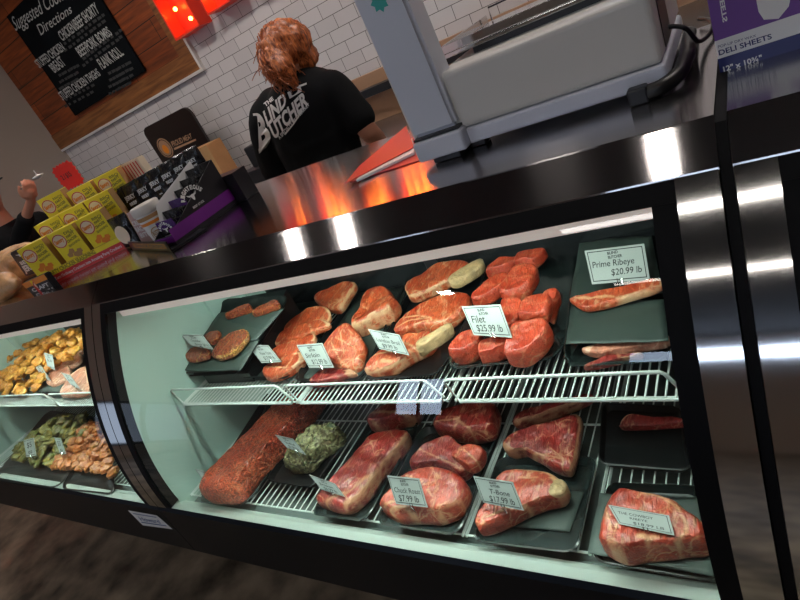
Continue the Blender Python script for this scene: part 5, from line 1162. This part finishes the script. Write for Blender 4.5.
# print on the back of the shirt
def onshirt(p, k=.003):
    o_ = Vector((0, 0, H)); h, n_, i_, d_ = bv.ray_cast(o_, (p-o_).normalized(), 9)
    return (h if h else p)+Vector((0, -k, 0))
E8 = lambda x, y: ony(240+x/8.575, 70+y/8.575, 1.66)
def sq(*q, k=.003):
    f, _ = quadmap(*[E8(*p) for p in q]); return lambda u, v: onshirt(f(u, v), k)
def tess(bm, n=2):
    bmesh.ops.triangulate(bm, faces=bm.faces[:])
    for _ in range(n): bmesh.ops.subdivide_edges(bm, edges=[e for e in bm.edges if e.calc_length() > .014], cuts=1)
def prt(bm):
    put_text(bm, 'B', sq((120, 385), (195, 375), (275, 600), (170, 690)), -.05, 1.05, 0, 1, thick=.05)
    put_text(bm, 'LIND', sq((200, 360), (385, 185), (405, 285), (240, 480)), 0, 1, 0, 1, thick=.04)
    put_text(bm, 'UTCHER', sq((250, 480), (560, 170), (590, 285), (300, 590)), 0, 1, 0, 1, thick=.04)
    put_text(bm, 'THE', sq((205, 285), (280, 225), (295, 250), (222, 315)), 0, 1, 0, 1, thick=.04)
    f = sq((410, 190), (520, 130), (535, 180), (430, 245)); poly(bm, f, [(0, 0), (1, 0), (1, 1), (0, 1)])
    f = sq((505, 130), (575, 105), (575, 122), (512, 146)); poly(bm, f, [(0, 0), (1, 0), (1, 1), (0, 1)])
    put_text(bm, 'A SPECIALTY MEAT MARKET', sq((325, 570), (590, 280), (600, 300), (345, 595)), 0, 1, 0, 1, thick=.02)
    f = sq((385, 545), (535, 340), (542, 348), (392, 556)); poly(bm, f, [(0, 0), (.5, -.6), (1, 0), (1, 1), (.5, .4), (0, 1)])
flat('shirt_print', M['logo'], r, prt)
# hair: rounded cap plus a loose curly ponytail of many strands
bm = bmesh.new(); sph(bm, hc+Vector((.004, -.006, .018)), .096, .104, .094); sph(bm, hc+Vector((.045, .01, -.03)), .045, .06, .06); sph(bm, hc+Vector((-.02, -.06, -.02)), .075, .06, .07)
limb(bm, [hc+Vector((.0, -.09, .035)), hc+Vector((.035, -.12, -.02)), hc+Vector((.045, -.12, -.06)), hc+Vector((.055, -.11, -.095))], [.042, .046, .034, .016])
fused('hair', bm, 'hair', r, .008, 2, .012, 32)
bm = bmesh.new(); rn = random.Random(11)
for i in range(230):
    a = rn.uniform(0, 6.28); b = rn.uniform(0, 1); tail = i > 110
    if tail:
        p0 = hc+Vector((.015+.035*math.cos(a), -.105+.03*math.sin(a), .02+.03*math.sin(a*2))); L_ = rn.uniform(.07, .14); dr = Vector((rn.uniform(-.1, .5), rn.uniform(-.35, .0), -1)).normalized(); w0 = .012
    else:
        th = rn.uniform(.1, 1.75); p0 = hc+Vector((-.005, -.012, .022))+Vector((.092*math.sin(th)*math.cos(a), -.1*abs(math.sin(th)*math.sin(a)), .093*math.cos(th))); L_ = rn.uniform(.05, .1); dr = (Vector((-.02, -.11, -.03))+hc-p0+Vector((rn.uniform(-.06, .06), -.03, rn.uniform(-.06, .02)))).normalized(); w0 = .006
    ph = rn.uniform(0, 6.28); fr = rn.uniform(35, 70); s1 = dr.orthogonal().normalized(); s2 = dr.cross(s1); P = []
    for k in range(14):
        t = k/13*L_; P.append(p0+dr*t+(s1*math.sin(fr*t+ph)+s2*math.cos(fr*t+ph))*w0*min(1, .25+t*10)+Vector((0, -.02*math.sin(t/L_*3) if tail else 0, 0)))
    tube(bm, P, [.0028*(1-.6*k/13) for k in range(14)], 5)
o = link('curly_strands', mesh(bm), M['hair'], r, True); tag(o, kind='stuff')
bm = bmesh.new(); tube(bm, [hc+Vector((.005+.03*math.cos(t/12*6.283), -.105-.0*math.sin(t), .02+.03*math.sin(t/12*6.283))) for t in range(12)], .005, 8, closed=True); link('hair_tie', mesh(bm), M['ink'], r, True)
# --- second person at the picture edge, dark clothes and cap, lifting something small in one hand
Y2 = 1.9
br = ony(1, 177, Y2); hw = ony(31, 197, Y2); el = ony(2, 228, Y2)
hx = br.x-.36
r = empty('person', (hx-.02, Y2, 0), 'person in dark clothes and cap raising a small white item to the face', 'person')
bm = bmesh.new(); h2 = Vector((hx, Y2, br.z-.06))
sph(bm, h2, .09, .077, .11); sph(bm, h2+Vector((.03, 0, -.055)), .055, .05, .06); sph(bm, h2+Vector((.098, 0, -.01)), .018, .012, .02, seg=10)
for sy_ in (-1, 1): sph(bm, h2+Vector((0, sy_*.078, -.01)), .02, .012, .03, seg=10)
zs = h2.z-.25
limb(bm, [h2+Vector((-.01, 0, -.07)), (hx-.02, Y2, zs+.04)], [.055, .06])
ell_loft(bm, [(hx-.02, Y2, zs+.03, .07, .09), (hx-.02, Y2, zs-.03, .1, .18), (hx-.02, Y2, zs-.2, .11, .17), (hx-.02, Y2, zs-.4, .1, .15), (hx-.02, Y2, zs-.55, .11, .17), (hx-.02, Y2, zs-.62, .1, .15)])
for sy_ in (-1, 1):
    limb(bm, [(hx-.02, Y2+sy_*.09, .85), (hx-.01, Y2+sy_*.1, .47), (hx-.03, Y2+sy_*.1, .08)], [.09, .058, .038]); limb(bm, [(hx-.04, Y2+sy_*.1, .045), (hx+.12, Y2+sy_*.11, .035)], [.04, .034])
SR = Vector((hx-.02, Y2-.2, zs-.04)); ER = Vector((el.x-.02, Y2-.12, zs-.22)); WR = hw+Vector((-.03, 0, -.02))
limb(bm, [SR, (SR+ER)/2, ER, (ER+WR)/2, WR], [.055, .05, .042, .038, .028]); hand(bm, WR, (.75, .05, .65), (-.6, .3, .6), 1, .65)
SL = Vector((hx-.02, Y2+.2, zs-.04)); EL = Vector((hx+.05, Y2+.26, zs-.3)); WL = Vector((hx+.28, Y2+.2, zs-.28))
limb(bm, [SL, (SL+EL)/2, EL, (EL+WL)/2, WL], [.055, .05, .042, .038, .028]); hand(bm, WL, (1, -.1, 0), (0, 0, 1), 1, .3)
fused('body', bm, 'skin', r, .0065, 4)
for sy_ in (-1, 1):
    bm = bmesh.new(); sph(bm, h2+Vector((.083, sy_*.03, .01)), .008, .011, .008, seg=12); link('eye', mesh(bm), M['white_print'], r, True)
bm = bmesh.new(); sph(bm, h2+Vector((.09, 0, -.055)), .008, .02, .006, seg=12); link('mouth', mesh(bm), M['pink_bag'], r, True)
bm = bmesh.new()
ell_loft(bm, [(hx-.02, Y2, zs+.05, .07, .075), (hx-.02, Y2, zs+.0, .115, .17), (hx-.02, Y2, zs-.05, .13, .21), (hx-.02, Y2, zs-.2, .135, .2), (hx-.02, Y2, zs-.4, .125, .18), (hx-.02, Y2, zs-.62, .13, .19)])
limb(bm, [SR, (SR+ER)/2, ER, ER+(WR-ER)*.75], [.075, .07, .065, .052]); limb(bm, [SL, (SL+EL)/2, EL, EL+(WL-EL)*.62], [.075, .07, .062, .05])
fused('dark_sweater', bm, 'shirt', r, .011, 4, .006, 8)
bm = bmesh.new()
for sy_ in (-1, 1): limb(bm, [(hx-.02, Y2+sy_*.09, .9), (hx-.01, Y2+sy_*.1, .5), (hx-.03, Y2+sy_*.1, .09)], [.105, .08, .065])
sph(bm, (hx-.02, Y2, .86), .13, .18, .1); fused('trousers', bm, 'denim', r, .012, 4)
bm = bmesh.new(); sph(bm, h2+Vector((-.005, 0, .04)), .105, .092, .09); fused('cap', bm, 'shirt', r, .008, 2)
bm = bmesh.new(); prism(bm, [(h2.x+.06+.27*math.cos(math.radians(a)), Y2+.075*math.sin(math.radians(a))) for a in range(-90, 91, 15)], 'z', br.z-.006, br.z); link('cap_brim', mesh(bm), M['shirt'], r)
wi = ony(37, 175, Y2); bm = bmesh.new(); ell_loft(bm, [(wi.x, Y2, wi.z-.02, .012, .012), (wi.x, Y2, wi.z-.012, .03, .03), (wi.x, Y2, wi.z-.004, .033, .033), (wi.x, Y2, wi.z+.003, .006, .006), (wi.x, Y2, wi.z+.03, .003, .003)])
tag(link('small_white_cup', mesh(bm), M['white_print'], None, True), 'small shallow white dish with a pick held up by the dark-clothed person', 'cup')
